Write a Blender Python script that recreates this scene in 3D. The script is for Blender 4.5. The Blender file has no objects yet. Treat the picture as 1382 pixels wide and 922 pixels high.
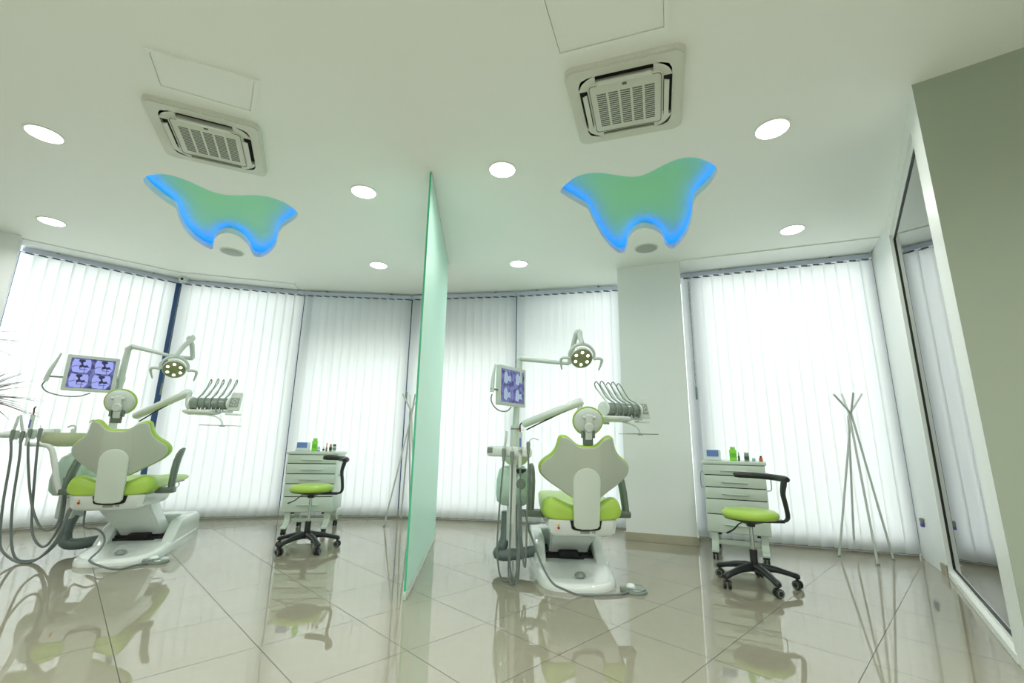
import bpy, bmesh, math, random
from mathutils import Vector, Matrix
random.seed(7)
PI = math.pi
scene = bpy.context.scene
COL = scene.collection
CEIL = 2.97

# ------------------------------------------------------------------ camera geometry
CH, CF, CP, CR = 0.97, 607.0, 0.219, 0.0168
_F = Vector((0, math.cos(CP), math.sin(CP)))
_U0 = Vector((0, -math.sin(CP), math.cos(CP)))
_R0 = Vector((1, 0, 0))
_R = _R0 * math.cos(CR) + _U0 * math.sin(CR)
_U = -_R0 * math.sin(CR) + _U0 * math.cos(CR)
CAM = Vector((0, 0, CH))

def ray(x, y):
    return _R * ((x - 691) / CF) + _U * ((461 - y) / CF) + _F
def atz(x, y, z=0.0):
    d = ray(x, y); return CAM + d * ((z - CH) / d.z)
def at(x, y, Y):
    d = ray(x, y); return CAM + d * (Y / d.y)

# ------------------------------------------------------------------ materials
def lin(c):
    return tuple((v / 12.92 if v <= 0.04045 else ((v + 0.055) / 1.055) ** 2.4) for v in c)
def rgb(r, g, b):
    return lin((r / 255, g / 255, b / 255)) + (1,)

MATS = {}
def mat(name, col, rough=0.5, metal=0.0, spec=0.5, coat=0.0, bump=0.0, bscale=200, trans=0.0, vary=0.0, sss=0.0):
    if name in MATS: return MATS[name]
    m = bpy.data.materials.new(name); m.use_nodes = True
    nt = m.node_tree; b = nt.nodes['Principled BSDF']
    b.inputs['Base Color'].default_value = col
    b.inputs['Roughness'].default_value = rough
    b.inputs['Metallic'].default_value = metal
    b.inputs['Specular IOR Level'].default_value = spec
    b.inputs['Coat Weight'].default_value = coat
    b.inputs['Coat Roughness'].default_value = 0.05
    b.inputs['Transmission Weight'].default_value = trans
    tc = nt.nodes.new('ShaderNodeTexCoord')
    n = nt.nodes.new('ShaderNodeTexNoise'); n.inputs['Scale'].default_value = bscale
    nt.links.new(tc.outputs['Object'], n.inputs['Vector'])
    if vary > 0:
        mx = nt.nodes.new('ShaderNodeMix'); mx.data_type = 'RGBA'
        mx.inputs[6].default_value = col
        mx.inputs[7].default_value = tuple(c * (1 - vary) for c in col[:3]) + (1,)
        nt.links.new(n.outputs['Fac'], mx.inputs[0]); nt.links.new(mx.outputs[2], b.inputs['Base Color'])
    if bump > 0:
        bp = nt.nodes.new('ShaderNodeBump'); bp.inputs['Strength'].default_value = bump
        bp.inputs['Distance'].default_value = 0.002
        nt.links.new(n.outputs['Fac'], bp.inputs['Height']); nt.links.new(bp.outputs['Normal'], b.inputs['Normal'])
    MATS[name] = m
    return m

def emis(name, col, strength):
    if name in MATS: return MATS[name]
    m = bpy.data.materials.new(name); m.use_nodes = True
    b = m.node_tree.nodes['Principled BSDF']
    b.inputs['Base Color'].default_value = col
    b.inputs['Emission Color'].default_value = col
    b.inputs['Emission Strength'].default_value = strength
    MATS[name] = m
    return m

def glass_mat(name, tint, rough=0.0, refl=1.0):
    m = bpy.data.materials.new(name); m.use_nodes = True
    nt = m.node_tree; nt.nodes.clear()
    out = nt.nodes.new('ShaderNodeOutputMaterial')
    tr = nt.nodes.new('ShaderNodeBsdfTransparent'); tr.inputs[0].default_value = tint
    gl = nt.nodes.new('ShaderNodeBsdfGlossy'); gl.inputs['Roughness'].default_value = rough
    fr = nt.nodes.new('ShaderNodeFresnel'); fr.inputs[0].default_value = 1.5
    mu = nt.nodes.new('ShaderNodeMath'); mu.operation = 'MULTIPLY'; mu.inputs[1].default_value = refl
    mu.use_clamp = True
    mx = nt.nodes.new('ShaderNodeMixShader')
    nt.links.new(fr.outputs[0], mu.inputs[0]); nt.links.new(mu.outputs[0], mx.inputs[0])
    nt.links.new(tr.outputs[0], mx.inputs[1]); nt.links.new(gl.outputs[0], mx.inputs[2])
    nt.links.new(mx.outputs[0], out.inputs[0])
    MATS[name] = m
    return m

def fabric_translucent(name, col, tcol, fac):
    m = bpy.data.materials.new(name); m.use_nodes = True
    nt = m.node_tree; nt.nodes.clear()
    out = nt.nodes.new('ShaderNodeOutputMaterial')
    df = nt.nodes.new('ShaderNodeBsdfDiffuse'); df.inputs[0].default_value = col
    tl = nt.nodes.new('ShaderNodeBsdfTranslucent'); tl.inputs[0].default_value = tcol
    mx = nt.nodes.new('ShaderNodeMixShader'); mx.inputs[0].default_value = fac
    nt.links.new(df.outputs[0], mx.inputs[1]); nt.links.new(tl.outputs[0], mx.inputs[2])
    nt.links.new(mx.outputs[0], out.inputs[0])
    MATS[name] = m
    return m

M_WALL = mat('wall_paint', rgb(234, 238, 236), 0.55, bump=0.05, bscale=300)
M_CEIL = mat('ceiling_paint', rgb(243, 247, 240), 0.6, bump=0.04, bscale=250)
M_PART = mat('olive_wall_paint', rgb(162, 173, 154), 0.6, bump=0.05, bscale=300)
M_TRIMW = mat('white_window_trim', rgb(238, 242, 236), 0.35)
M_SKIRT = mat('beige_skirting_tile', rgb(178, 172, 150), 0.25, vary=0.12, bscale=9)
M_WHITE = mat('white_gloss_plastic', rgb(226, 234, 228), 0.18, coat=0.4)
M_WHITE2 = mat('white_satin_plastic', rgb(205, 216, 208), 0.4)
M_SHELL = mat('pale_grey_shell', rgb(184, 194, 178), 0.35, coat=0.1)
M_SHELL2 = mat('pale_bracket_shell', rgb(206, 218, 204), 0.35, coat=0.1)
M_LIME = mat('lime_upholstery', rgb(164, 200, 76), 0.38, bump=0.15, bscale=500, coat=0.1)
M_LIMED = mat('lime_piping', rgb(150, 178, 58), 0.45)
M_GREY = mat('grey_green_plastic', rgb(92, 108, 94), 0.35)
M_GREYL = mat('mid_grey_plastic', rgb(128, 140, 130), 0.4)
M_HOSE = mat('grey_rubber_hose', rgb(112, 122, 118), 0.45)
M_CORR = mat('corrugated_grey_hose', rgb(104, 118, 114), 0.45)
M_BLACK = mat('black_plastic', rgb(30, 34, 33), 0.4)
M_BLACK2 = mat('black_recess', rgb(14, 15, 15), 0.7)
M_CHROME = mat('brushed_steel', rgb(190, 196, 192), 0.22, metal=1.0)
M_GREENP = mat('pale_green_plastic', rgb(186, 212, 196), 0.15, coat=0.5)
M_BOWL = mat('cream_glass_bowl', rgb(208, 218, 182), 0.12, coat=0.5)
M_RED = mat('red_button', rgb(170, 25, 30), 0.4)
M_YEL = mat('yellow_button', rgb(215, 180, 40), 0.4)
M_BLUE = mat('blue_plastic', rgb(104, 132, 196), 0.35)
M_BLUEFR = mat('dark_blue_window_frame', rgb(48, 78, 122), 0.4)
M_CART = mat('pale_green_cabinet', rgb(204, 218, 205), 0.35, coat=0.15)
M_BOTG = mat('green_plastic_bottle', rgb(140, 225, 70), 0.2)
M_AMBER = mat('amber_glass_bottle', rgb(190, 90, 30), 0.15)
M_CLEAR = mat('pale_clear_plastic', rgb(215, 228, 228), 0.15)
M_DKGREEN = mat('dark_green_tube', rgb(60, 90, 70), 0.4)
M_LABEL = mat('print_grey', rgb(120, 130, 122), 0.6)
M_RACK = mat('white_lacquer_rod', rgb(200, 206, 200), 0.3)
M_RAIL = mat('aluminium_rail', rgb(196, 204, 222), 0.35)
M_MINT = None
M_PURPLE = mat('purple_plastic', rgb(96, 84, 170), 0.4)
M_POT = mat('dark_clay_pot', rgb(70, 66, 62), 0.6)
M_SOIL = mat('potting_soil', rgb(50, 40, 30), 0.9, bump=0.6, bscale=60)
M_LEAF = mat('reddish_green_leaf', rgb(118, 80, 84), 0.4, vary=0.3, bscale=12)
M_TRUNK = mat('plant_stem', rgb(110, 95, 75), 0.8, bump=0.4, bscale=40)
M_OUT = mat('outside_ground', rgb(200, 200, 195), 0.8, vary=0.2, bscale=2)
M_BOARD = mat('grey_fascia_board', rgb(205, 210, 216), 0.6)
M_GREENLED = mat('green_soffit_paint', rgb(150, 230, 166), 0.5)
M_LED = emis('blue_led', (0.0, 0.07, 1.0, 1), 16)
M_DOWN = emis('downlight_diffuser', (1.0, 1.0, 0.98, 1), 9)
M_LEDW = emis('lamp_led', (1, 1, 0.95, 1), 2.2)
M_SLAT = fabric_translucent('blind_fabric', rgb(232, 236, 234), rgb(246, 250, 248), 0.60)
M_GLASSW = glass_mat('window_glass', (0.95, 0.97, 0.97, 1))
M_GLASSP = glass_mat('partition_pane_glass', (0.84, 0.92, 0.88, 1), refl=1.7)

def mint_mat():
    m = bpy.data.materials.new('mint_frosted_glass'); m.use_nodes = True
    nt = m.node_tree; nt.nodes.clear()
    out = nt.nodes.new('ShaderNodeOutputMaterial')
    pr = nt.nodes.new('ShaderNodeBsdfPrincipled')
    pr.inputs['Base Color'].default_value = rgb(222, 250, 240); pr.inputs['Roughness'].default_value = 0.35
    tl = nt.nodes.new('ShaderNodeBsdfTranslucent'); tl.inputs[0].default_value = rgb(234, 254, 246)
    mx = nt.nodes.new('ShaderNodeMixShader'); mx.inputs[0].default_value = 0.5
    nt.links.new(pr.outputs[0], mx.inputs[1]); nt.links.new(tl.outputs[0], mx.inputs[2])
    nt.links.new(mx.outputs[0], out.inputs[0])
    return m
M_MINT = mint_mat()
M_MINTEDGE = mat('green_glass_edge', rgb(70, 190, 140), 0.15)

def floor_mat():
    m = bpy.data.materials.new('polished_floor_tile'); m.use_nodes = True
    nt = m.node_tree; b = nt.nodes['Principled BSDF']; N = nt.nodes; L = nt.links
    tc = N.new('ShaderNodeTexCoord')
    sep = N.new('ShaderNodeSeparateXYZ'); L.new(tc.outputs['Object'], sep.inputs[0])
    def math_(op, a, bv=None):
        n = N.new('ShaderNodeMath'); n.operation = op
        if isinstance(a, (int, float)): n.inputs[0].default_value = a
        else: L.new(a, n.inputs[0])
        if bv is not None:
            if isinstance(bv, (int, float)): n.inputs[1].default_value = bv
            else: L.new(bv, n.inputs[1])
        return n.outputs[0]
    def cell(o, size): return math_('DIVIDE', o, size)
    ux, uy = cell(sep.outputs[0], 0.4988), cell(sep.outputs[1], 0.5086)
    def line(u, w):
        f = math_('FRACT', u); d = math_('ABSOLUTE', math_('SUBTRACT', f, 0.5))
        return math_('GREATER_THAN', d, 0.5 - w)
    gm = math_('MAXIMUM', line(ux, 0.0034), line(uy, 0.0034))
    # per tile tone
    cb = N.new('ShaderNodeCombineXYZ'); L.new(math_('FLOOR', ux), cb.inputs[0]); L.new(math_('FLOOR', uy), cb.inputs[1])
    wn = N.new('ShaderNodeTexWhiteNoise'); L.new(cb.outputs[0], wn.inputs['Vector'])
    ns = N.new('ShaderNodeTexNoise'); ns.inputs['Scale'].default_value = 14; ns.inputs['Detail'].default_value = 5
    L.new(tc.outputs['Object'], ns.inputs['Vector'])
    v = math_('ADD', math_('MULTIPLY', wn.outputs[0], 0.35), math_('MULTIPLY', ns.outputs['Fac'], 0.5))
    mx = N.new('ShaderNodeMix'); mx.data_type = 'RGBA'
    mx.inputs[6].default_value = rgb(156, 153, 134); mx.inputs[7].default_value = rgb(148, 145, 126)
    L.new(v, mx.inputs[0])
    m2 = N.new('ShaderNodeMix'); m2.data_type = 'RGBA'; m2.inputs[7].default_value = rgb(48, 48, 42)
    L.new(gm, m2.inputs[0]); L.new(mx.outputs[2], m2.inputs[6])
    L.new(m2.outputs[2], b.inputs['Base Color'])
    r = math_('ADD', math_('MULTIPLY', gm, 0.5), 0.02)
    L.new(r, b.inputs['Roughness'])
    b.inputs['IOR'].default_value = 2.0; b.inputs['Specular IOR Level'].default_value = 0.5
    bp = N.new('ShaderNodeBump'); bp.invert = True; bp.inputs['Distance'].default_value = 0.0008
    L.new(gm, bp.inputs['Height']); L.new(bp.outputs['Normal'], b.inputs['Normal'])
    return m

def screen_mat():
    m = bpy.data.materials.new('monitor_picture'); m.use_nodes = True
    nt = m.node_tree; b = nt.nodes['Principled BSDF']; N = nt.nodes; L = nt.links
    tc = N.new('ShaderNodeTexCoord')
    n = N.new('ShaderNodeTexNoise'); n.inputs['Scale'].default_value = 26; n.inputs['Detail'].default_value = 3
    L.new(tc.outputs['Object'], n.inputs['Vector'])
    cr = N.new('ShaderNodeValToRGB')
    cr.color_ramp.elements[0].position = 0.38; cr.color_ramp.elements[0].color = rgb(52, 54, 104)
    cr.color_ramp.elements[1].position = 0.62; cr.color_ramp.elements[1].color = rgb(118, 124, 190)
    L.new(n.outputs['Fac'], cr.inputs[0])
    b.inputs['Base Color'].default_value = (0.02, 0.02, 0.03, 1); b.inputs['Roughness'].default_value = 0.25
    L.new(cr.outputs[0], b.inputs['Emission Color']); b.inputs['Emission Strength'].default_value = 0.8
    return m
M_SCREEN = screen_mat()
M_SCRL = emis('screen_light_tone', rgb(134, 140, 204), .85)
M_SCRF = emis('screen_faded_tone', rgb(140, 156, 178), .7)
M_SCRD = emis('screen_dark_tone', rgb(38, 36, 72), 0.6)

# ------------------------------------------------------------------ mesh builder
class MB:
    def __init__(s): s.v = []; s.f = []
    def add(s, vs, fs, M=None):
        o = len(s.v)
        for p in vs:
            p = Vector(p)
            s.v.append(M @ p if M is not None else p)
        for f in fs: s.f.append([i + o for i in f])
        return s
    def addbm(s, bm, M=None):
        bm.verts.index_update()
        s.add([v.co.copy() for v in bm.verts], [[v.index for v in f.verts] for f in bm.faces], M); bm.free(); return s
    def box(s, x0, x1, y0, y1, z0, z1, bev=0.0, seg=2, M=None):
        bm = bmesh.new()
        r = bmesh.ops.create_cube(bm, size=1)
        for v in bm.verts:
            v.co = Vector(((x0 + x1) / 2 + v.co.x * (x1 - x0), (y0 + y1) / 2 + v.co.y * (y1 - y0), (z0 + z1) / 2 + v.co.z * (z1 - z0)))
        if bev > 0:
            bmesh.ops.bevel(bm, geom=bm.edges[:], offset=bev, segments=seg, affect='EDGES', profile=0.5)
        return s.addbm(bm, M)
    def prism(s, outline, h0, h1, M=None, bev=0.0, seg=2, bev0=None):
        """outline list of (u,v); extruded along w from h0 to h1 in local (u,v,w)"""
        bm = bmesh.new()
        bv = [bm.verts.new((u, v, h0)) for u, v in outline]
        f = bm.faces.new(bv)
        r = bmesh.ops.extrude_face_region(bm, geom=[f])
        for e in r['geom']:
            if isinstance(e, bmesh.types.BMVert): e.co.z = h1
        bmesh.ops.recalc_face_normals(bm, faces=bm.faces[:])
        if bev > 0:
            ed = [e for e in bm.edges if abs(e.verts[0].co.z - e.verts[1].co.z) < 1e-7]
            bmesh.ops.bevel(bm, geom=ed, offset=bev, segments=seg, affect='EDGES', profile=0.5)
        return s.addbm(bm, M)
    def tube(s, pts, r, seg=10, smooth=0, caps=True, flat=1.0):
        pts = [Vector(p) for p in pts]
        rs = r if isinstance(r, (list, tuple)) else [r] * len(pts)
        if smooth:
            P2, R2 = [], []
            n = len(pts)
            for i in range(n - 1):
                p0 = pts[max(i - 1, 0)]; p1 = pts[i]; p2 = pts[i + 1]; p3 = pts[min(i + 2, n - 1)]
                for k in range(smooth):
                    t = k / smooth
                    q = 0.5 * ((2 * p1) + (-p0 + p2) * t + (2 * p0 - 5 * p1 + 4 * p2 - p3) * t * t + (-p0 + 3 * p1 - 3 * p2 + p3) * t ** 3)
                    P2.append(q); R2.append(rs[i] * (1 - t) + rs[i + 1] * t)
            P2.append(pts[-1]); R2.append(rs[-1]); pts, rs = P2, R2
        n = len(pts); o = len(s.v)
        up = Vector((0, 0, 1))
        d0 = (pts[1] - pts[0]).normalized()
        if abs(d0.dot(up)) > 0.95: up = Vector((0, 1, 0))
        a = d0.cross(up).normalized()
        for i in range(n):
            d = (pts[min(i + 1, n - 1)] - pts[max(i - 1, 0)]).normalized()
            a = (a - d * a.dot(d))
            if a.length < 1e-6: a = d.orthogonal()
            a.normalize(); b = d.cross(a)
            for k in range(seg):
                t = 2 * PI * k / seg
                s.v.append(pts[i] + a * (math.cos(t) * rs[i]) + b * (math.sin(t) * rs[i] * flat))
        for i in range(n - 1):
            for k in range(seg):
                k2 = (k + 1) % seg
                s.f.append([o + i * seg + k, o + i * seg + k2, o + (i + 1) * seg + k2, o + (i + 1) * seg + k])
        if caps:
            s.f.append([o + k for k in range(seg)][::-1]); s.f.append([o + (n - 1) * seg + k for k in range(seg)])
        return s
    def lathe(s, prof, seg=28, M=None):
        """prof list of (r,z) around z axis"""
        vs, fs = [], []
        n = len(prof)
        for r, z in prof:
            for k in range(seg):
                t = 2 * PI * k / seg; vs.append((r * math.cos(t), r * math.sin(t), z))
        for i in range(n - 1):
            for k in range(seg):
                k2 = (k + 1) % seg
                fs.append([i * seg + k, i * seg + k2, (i + 1) * seg + k2, (i + 1) * seg + k])
        if prof[0][0] > 1e-6: fs.append([k for k in range(seg)][::-1])
        if prof[-1][0] > 1e-6: fs.append([(n - 1) * seg + k for k in range(seg)])
        return s.add(vs, fs, M)

def frame(o, x, y, z):
    M = Matrix.Identity(4)
    for i, a in enumerate((x, y, z)):
        a = Vector(a).normalized()
        for j in range(3): M[j][i] = a[j]
    for j in range(3): M[j][3] = o[j]
    return M
def rotz(a): return Matrix.Rotation(a, 4, 'Z')
def T(x, y, z): return Matrix.Translation((x, y, z))

def make_mesh(name, mb, material, smooth=40, M=None, subdiv=0):
    me = bpy.data.meshes.new(name)
    vs = [tuple((M @ v) if M is not None else v) for v in mb.v]
    me.from_pydata(vs, [], mb.f)
    bm = bmesh.new(); bm.from_mesh(me)
    bmesh.ops.remove_doubles(bm, verts=bm.verts[:], dist=1e-6)
    bmesh.ops.recalc_face_normals(bm, faces=bm.faces[:])
    bm.to_mesh(me); bm.free()
    if smooth:
        for p in me.polygons: p.use_smooth = True
        me.set_sharp_from_angle(angle=math.radians(smooth))
    if material: me.materials.append(material)
    me.update()
    return me

INV = {}
def part(name, mb, material, parent=None, world=False, smooth=40, label=None, subdiv=0):
    root = parent
    while root is not None and root.parent is not None: root = root.parent
    M = INV.get(root.name) if (world and root is not None) else None
    me = make_mesh(name, mb, material, smooth, M)
    o = bpy.data.objects.new(name, me); COL.objects.link(o)
    if parent: o.parent = parent
    if label: o['label'] = label
    if subdiv:
        md = o.modifiers.new('sub', 'SUBSURF'); md.levels = subdiv; md.render_levels = subdiv
    return o
def struct(name, mb, material, smooth=30, parent=None, world=False):
    o = part(name, mb, material, parent, world=world, smooth=smooth)
    if parent is None: o['kind'] = 'structure'
    return o
def struct_empty(name, loc=(0, 0, 0), rz=0):
    o = bpy.data.objects.new(name, None); COL.objects.link(o); o.location = loc; o.rotation_euler = (0, 0, rz)
    INV[o.name] = (T(*loc) @ rotz(rz)).inverted(); o['kind'] = 'structure'; return o
def thing(name, label, cat, loc=(0, 0, 0), rz=0, group=None):
    o = bpy.data.objects.new(name, None); COL.objects.link(o)
    o.location = loc; o.rotation_euler = (0, 0, rz); o['label'] = label; o['category'] = cat
    o.empty_display_size = 0.1
    if group: o['group'] = group
    INV[o.name] = (T(*loc) @ rotz(rz)).inverted()
    return o
def tag(o, label, cat, group=None):
    o['label'] = label; o['category'] = cat
    if group: o['group'] = group
    return o
def dup(root, loc, rz, label, group=None):
    def rec(o, par):
        c = o.copy(); COL.objects.link(c)
        if par is not None: c.parent = par
        for ch in list(o.children): rec(ch, c)
        return c
    r = rec(root, None); r.location = loc; r.rotation_euler = (0, 0, rz); r['label'] = label
    if group: r['group'] = group
    INV[r.name] = (T(*loc) @ rotz(rz)).inverted()
    return r

# ================================================================== ROOM
WV = [(-5.35, 4.57), (-4.30, 5.53), (-2.87, 5.94), (-1.41, 6.05), (0.055, 5.82), (1.38, 5.50), (2.06, 5.03), (3.74, 4.38)]
A = (2.23, 2.155); B = (2.367, 2.342); Cc = (3.42, 3.784); D = (3.47, 3.88); E_ = (3.76, 4.40)
Lp0 = (-5.10, 4.335)                                   # left pillar's inner corner
def ext(p, q, d):                                      # move p outward (away from room) perpendicular to p->q
    dx, dy = q[0] - p[0], q[1] - p[1]; l = math.hypot(dx, dy); return (-dy / l * d, dx / l * d)

# ---- floor (object frame turned to the tile grid)
TH = 0.773
mb = MB()
R_ = rotz(TH); OR = Vector((0.246, 3.082, 0))
inv = (T(*OR) @ R_).inverted()
fl = [(-7.2, -3.2), (6.5, -3.2), (6.5, 4.6)] + [(v[0] + dx, v[1] + dy) for v, (dx, dy) in zip(WV[::-1], [(0.6, .2), (.1, .25), (.1, .25), (0, .25), (0, .25), (0, .25), (-.1, .25), (-.3, .2)])] + [(-7.2, 4.0)]
pts = [inv @ Vector((x, y, 0)) for x, y in fl]
mb.prism([(p.x, p.y) for p in pts], -0.12, 0)
floor = part('floor', mb, floor_mat(), smooth=0); floor['kind'] = 'structure'
floor.location = OR; floor.rotation_euler = (0, 0, TH)

# ---- tooth shaped soffit outlines
def cr_closed(pts, n=5):
    out = []; m = len(pts)
    for i in range(m):
        p0, p1, p2, p3 = (Vector(pts[(i + k - 1) % m]) for k in range(4))
        for k in range(n):
            t = k / n
            out.append(0.5 * ((2 * p1) + (-p0 + p2) * t + (2 * p0 - 5 * p1 + 4 * p2 - p3) * t * t + (-p0 + 3 * p1 - 3 * p2 + p3) * t ** 3))
    return out
RT = [(283, 625), (300, 642), (342, 667), (370, 684), (385, 712), (398, 738), (420, 775), (447, 808), (473, 827), (492, 826), (499, 811), (502, 793), (510, 773), (530, 755), (560, 747), (596, 757), (618, 777), (626, 800), (638, 812), (655, 812), (677, 790), (698, 758), (712, 715), (717, 670), (728, 645), (755, 620), (780, 590), (796, 553), (768, 531), (730, 517), (680, 518), (630, 536), (580, 562), (540, 577), (500, 578), (450, 571), (400, 566), (350, 573), (315, 591)]
LT = [(485, 598), (488, 618), (520, 650), (560, 680), (590, 700), (600, 727), (617, 765), (650, 803), (688, 829), (714, 838), (717, 820), (722, 803), (740, 788), (770, 784), (808, 799), (836, 826), (848, 852), (860, 863), (882, 864), (910, 846), (928, 820), (934, 790), (950, 765), (985, 741), (1002, 720), (985, 700), (950, 678), (900, 661), (850, 656), (800, 657), (752, 654), (710, 643), (660, 621), (610, 600), (560, 587), (512, 587)]
toothR = cr_closed([atz(640 + x * .4120, y * .4120, CEIL).xy for x, y in RT])
toothL = cr_closed([atz(x * .4013, y * .4013, CEIL).xy for x, y in LT])

def filled(polys, z, name):
    """2-D filled curve (outer outline first, holes after) -> mesh verts/faces"""
    cu = bpy.data.curves.new(name, 'CURVE'); cu.dimensions = '2D'; cu.fill_mode = 'BOTH'
    for pl in polys:
        sp = cu.splines.new('POLY'); sp.points.add(len(pl) - 1)
        for i, p in enumerate(pl): sp.points[i].co = (p[0], p[1], 0, 1)
        sp.use_cyclic_u = True
    ob = bpy.data.objects.new(name, cu); COL.objects.link(ob)
    dg = bpy.context.evaluated_depsgraph_get()
    me = bpy.data.meshes.new_from_object(ob.evaluated_get(dg))
    vs = [Vector((v.co.x, v.co.y, z)) for v in me.vertices]; fs = [list(p.vertices) for p in me.polygons]
    bpy.data.objects.remove(ob); bpy.data.curves.remove(cu); bpy.data.meshes.remove(me)
    return vs, fs

mb = MB()
vs, fs = filled([fl, toothR, toothL], CEIL, 'tmp')
mb.add(vs, fs)
mb.add([v + Vector((0, 0, 0.20)) for v in filled([fl], CEIL, 'tmp')[0]], filled([fl], CEIL, 'tmp')[1])
ceiling = part('ceiling', mb, M_CEIL, smooth=0); ceiling['kind'] = 'structure'

def offset_poly(pl, d):
    n = len(pl); out = []
    area = sum(pl[i][0] * pl[(i + 1) % n][1] - pl[(i + 1) % n][0] * pl[i][1] for i in range(n))
    sgn = 1 if area > 0 else -1
    for i in range(n):
        a, b = Vector(pl[i - 1]), Vector(pl[(i + 1) % n]); t = (b - a).normalized()
        out.append(Vector((pl[i][0] + t.y * d * sgn, pl[i][1] - t.x * d * sgn)))
    return out
def wall_ring(mb, a, b, za, zb):
    n = len(a)
    vs = [(p[0], p[1], za) for p in a] + [(p[0], p[1], zb) for p in b]
    mb.add(vs, [[i, (i + 1) % n, n + (i + 1) % n, n + i] for i in range(n)])
def tooth(pl, label):
    c = sum((Vector((p[0], p[1], 0)) for p in pl), Vector()) / len(pl)
    t = thing('tooth_ceiling_light', label, 'ceiling light', (c.x, c.y, CEIL), 0, 'tooth shaped ceiling lights')
    o1 = offset_poly(pl, 0.004); o2 = offset_poly(pl, 0.03)
    o1 = offset_poly(pl, .006); o3 = offset_poly(pl, .05)
    m = MB(); wall_ring(m, pl, pl, CEIL - .001, CEIL + .056); wall_ring(m, pl, o1, CEIL + .056, CEIL + .056); wall_ring(m, o1, o1, CEIL + .056, CEIL + .030)
    part('lip', m, M_TRIMW, t, world=True, smooth=60, label='white lip around the recess')
    m = MB(); o4 = offset_poly(pl, .046); o5 = offset_poly(pl, .040); wall_ring(m, o5, o5, CEIL + .040, CEIL + .060)
    part('led_strip', m, M_LED, t, world=True, smooth=0, label='glowing blue strip')
    m = MB(); v, f = filled([o3], CEIL + .100, 'tmp'); m.add(v, f); wall_ring(m, o3, o3, CEIL + .030, CEIL + .100); wall_ring(m, o1, o3, CEIL + .030, CEIL + .030)
    part('recess_panel', m, M_GREENLED, t, world=True, smooth=0, label='green inner panel')
tooth(toothR, 'green tooth shaped ceiling light with blue glow, in front of the white column')
tooth(toothL, 'green tooth shaped ceiling light with blue glow, above the left dental chair')

# ---- window wall, facet by facet
def seg_frame(p, q):
    p, q = Vector((p[0], p[1], 0)), Vector((q[0], q[1], 0)); d = (q - p); L = d.length; d.normalize()
    n = Vector((-d.y, d.x, 0))       # outward for left-to-right order (away from room)
    return frame(p, d, n, (0, 0, 1)), L
TR = 2.90                             # underside height of the blind rails
for i in range(7):
    M, L = seg_frame(WV[i], WV[i + 1])
    m = MB(); m.box(-0.02, L + .02, .10, .24, 0.0, .095, M=M)
    struct('baseboard_window' , m, M_SKIRT)
    m = MB(); m.box(-0.02, L + .02, .08, .30, 2.935 + i * .0006, CEIL + .02, M=M)
    struct('trim_%d' % (i + 1), m, M_WALL)
    w = struct_empty('window_%d' % (i + 1), tuple(Vector((*WV[i], 0))))
    m = MB()
    for x0, x1 in ((-.045, .045), (L - .045, L + .045)): m.box(x0, x1, .13, .20, .095, 2.935, M=M)
    m.box(.045, L - .045, .13, .20, .095, .14, M=M); m.box(.045, L - .045, .13, .20, 2.905, 2.935, M=M)
    part('window_frame', m, M_BLUEFR, w, world=True, smooth=0)
    m = MB(); m.box(.04, L - .04, .160, .166, .13, 2.89, M=M)
    part('window_pane', m, M_GLASSW, w, world=True, smooth=0)

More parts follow.
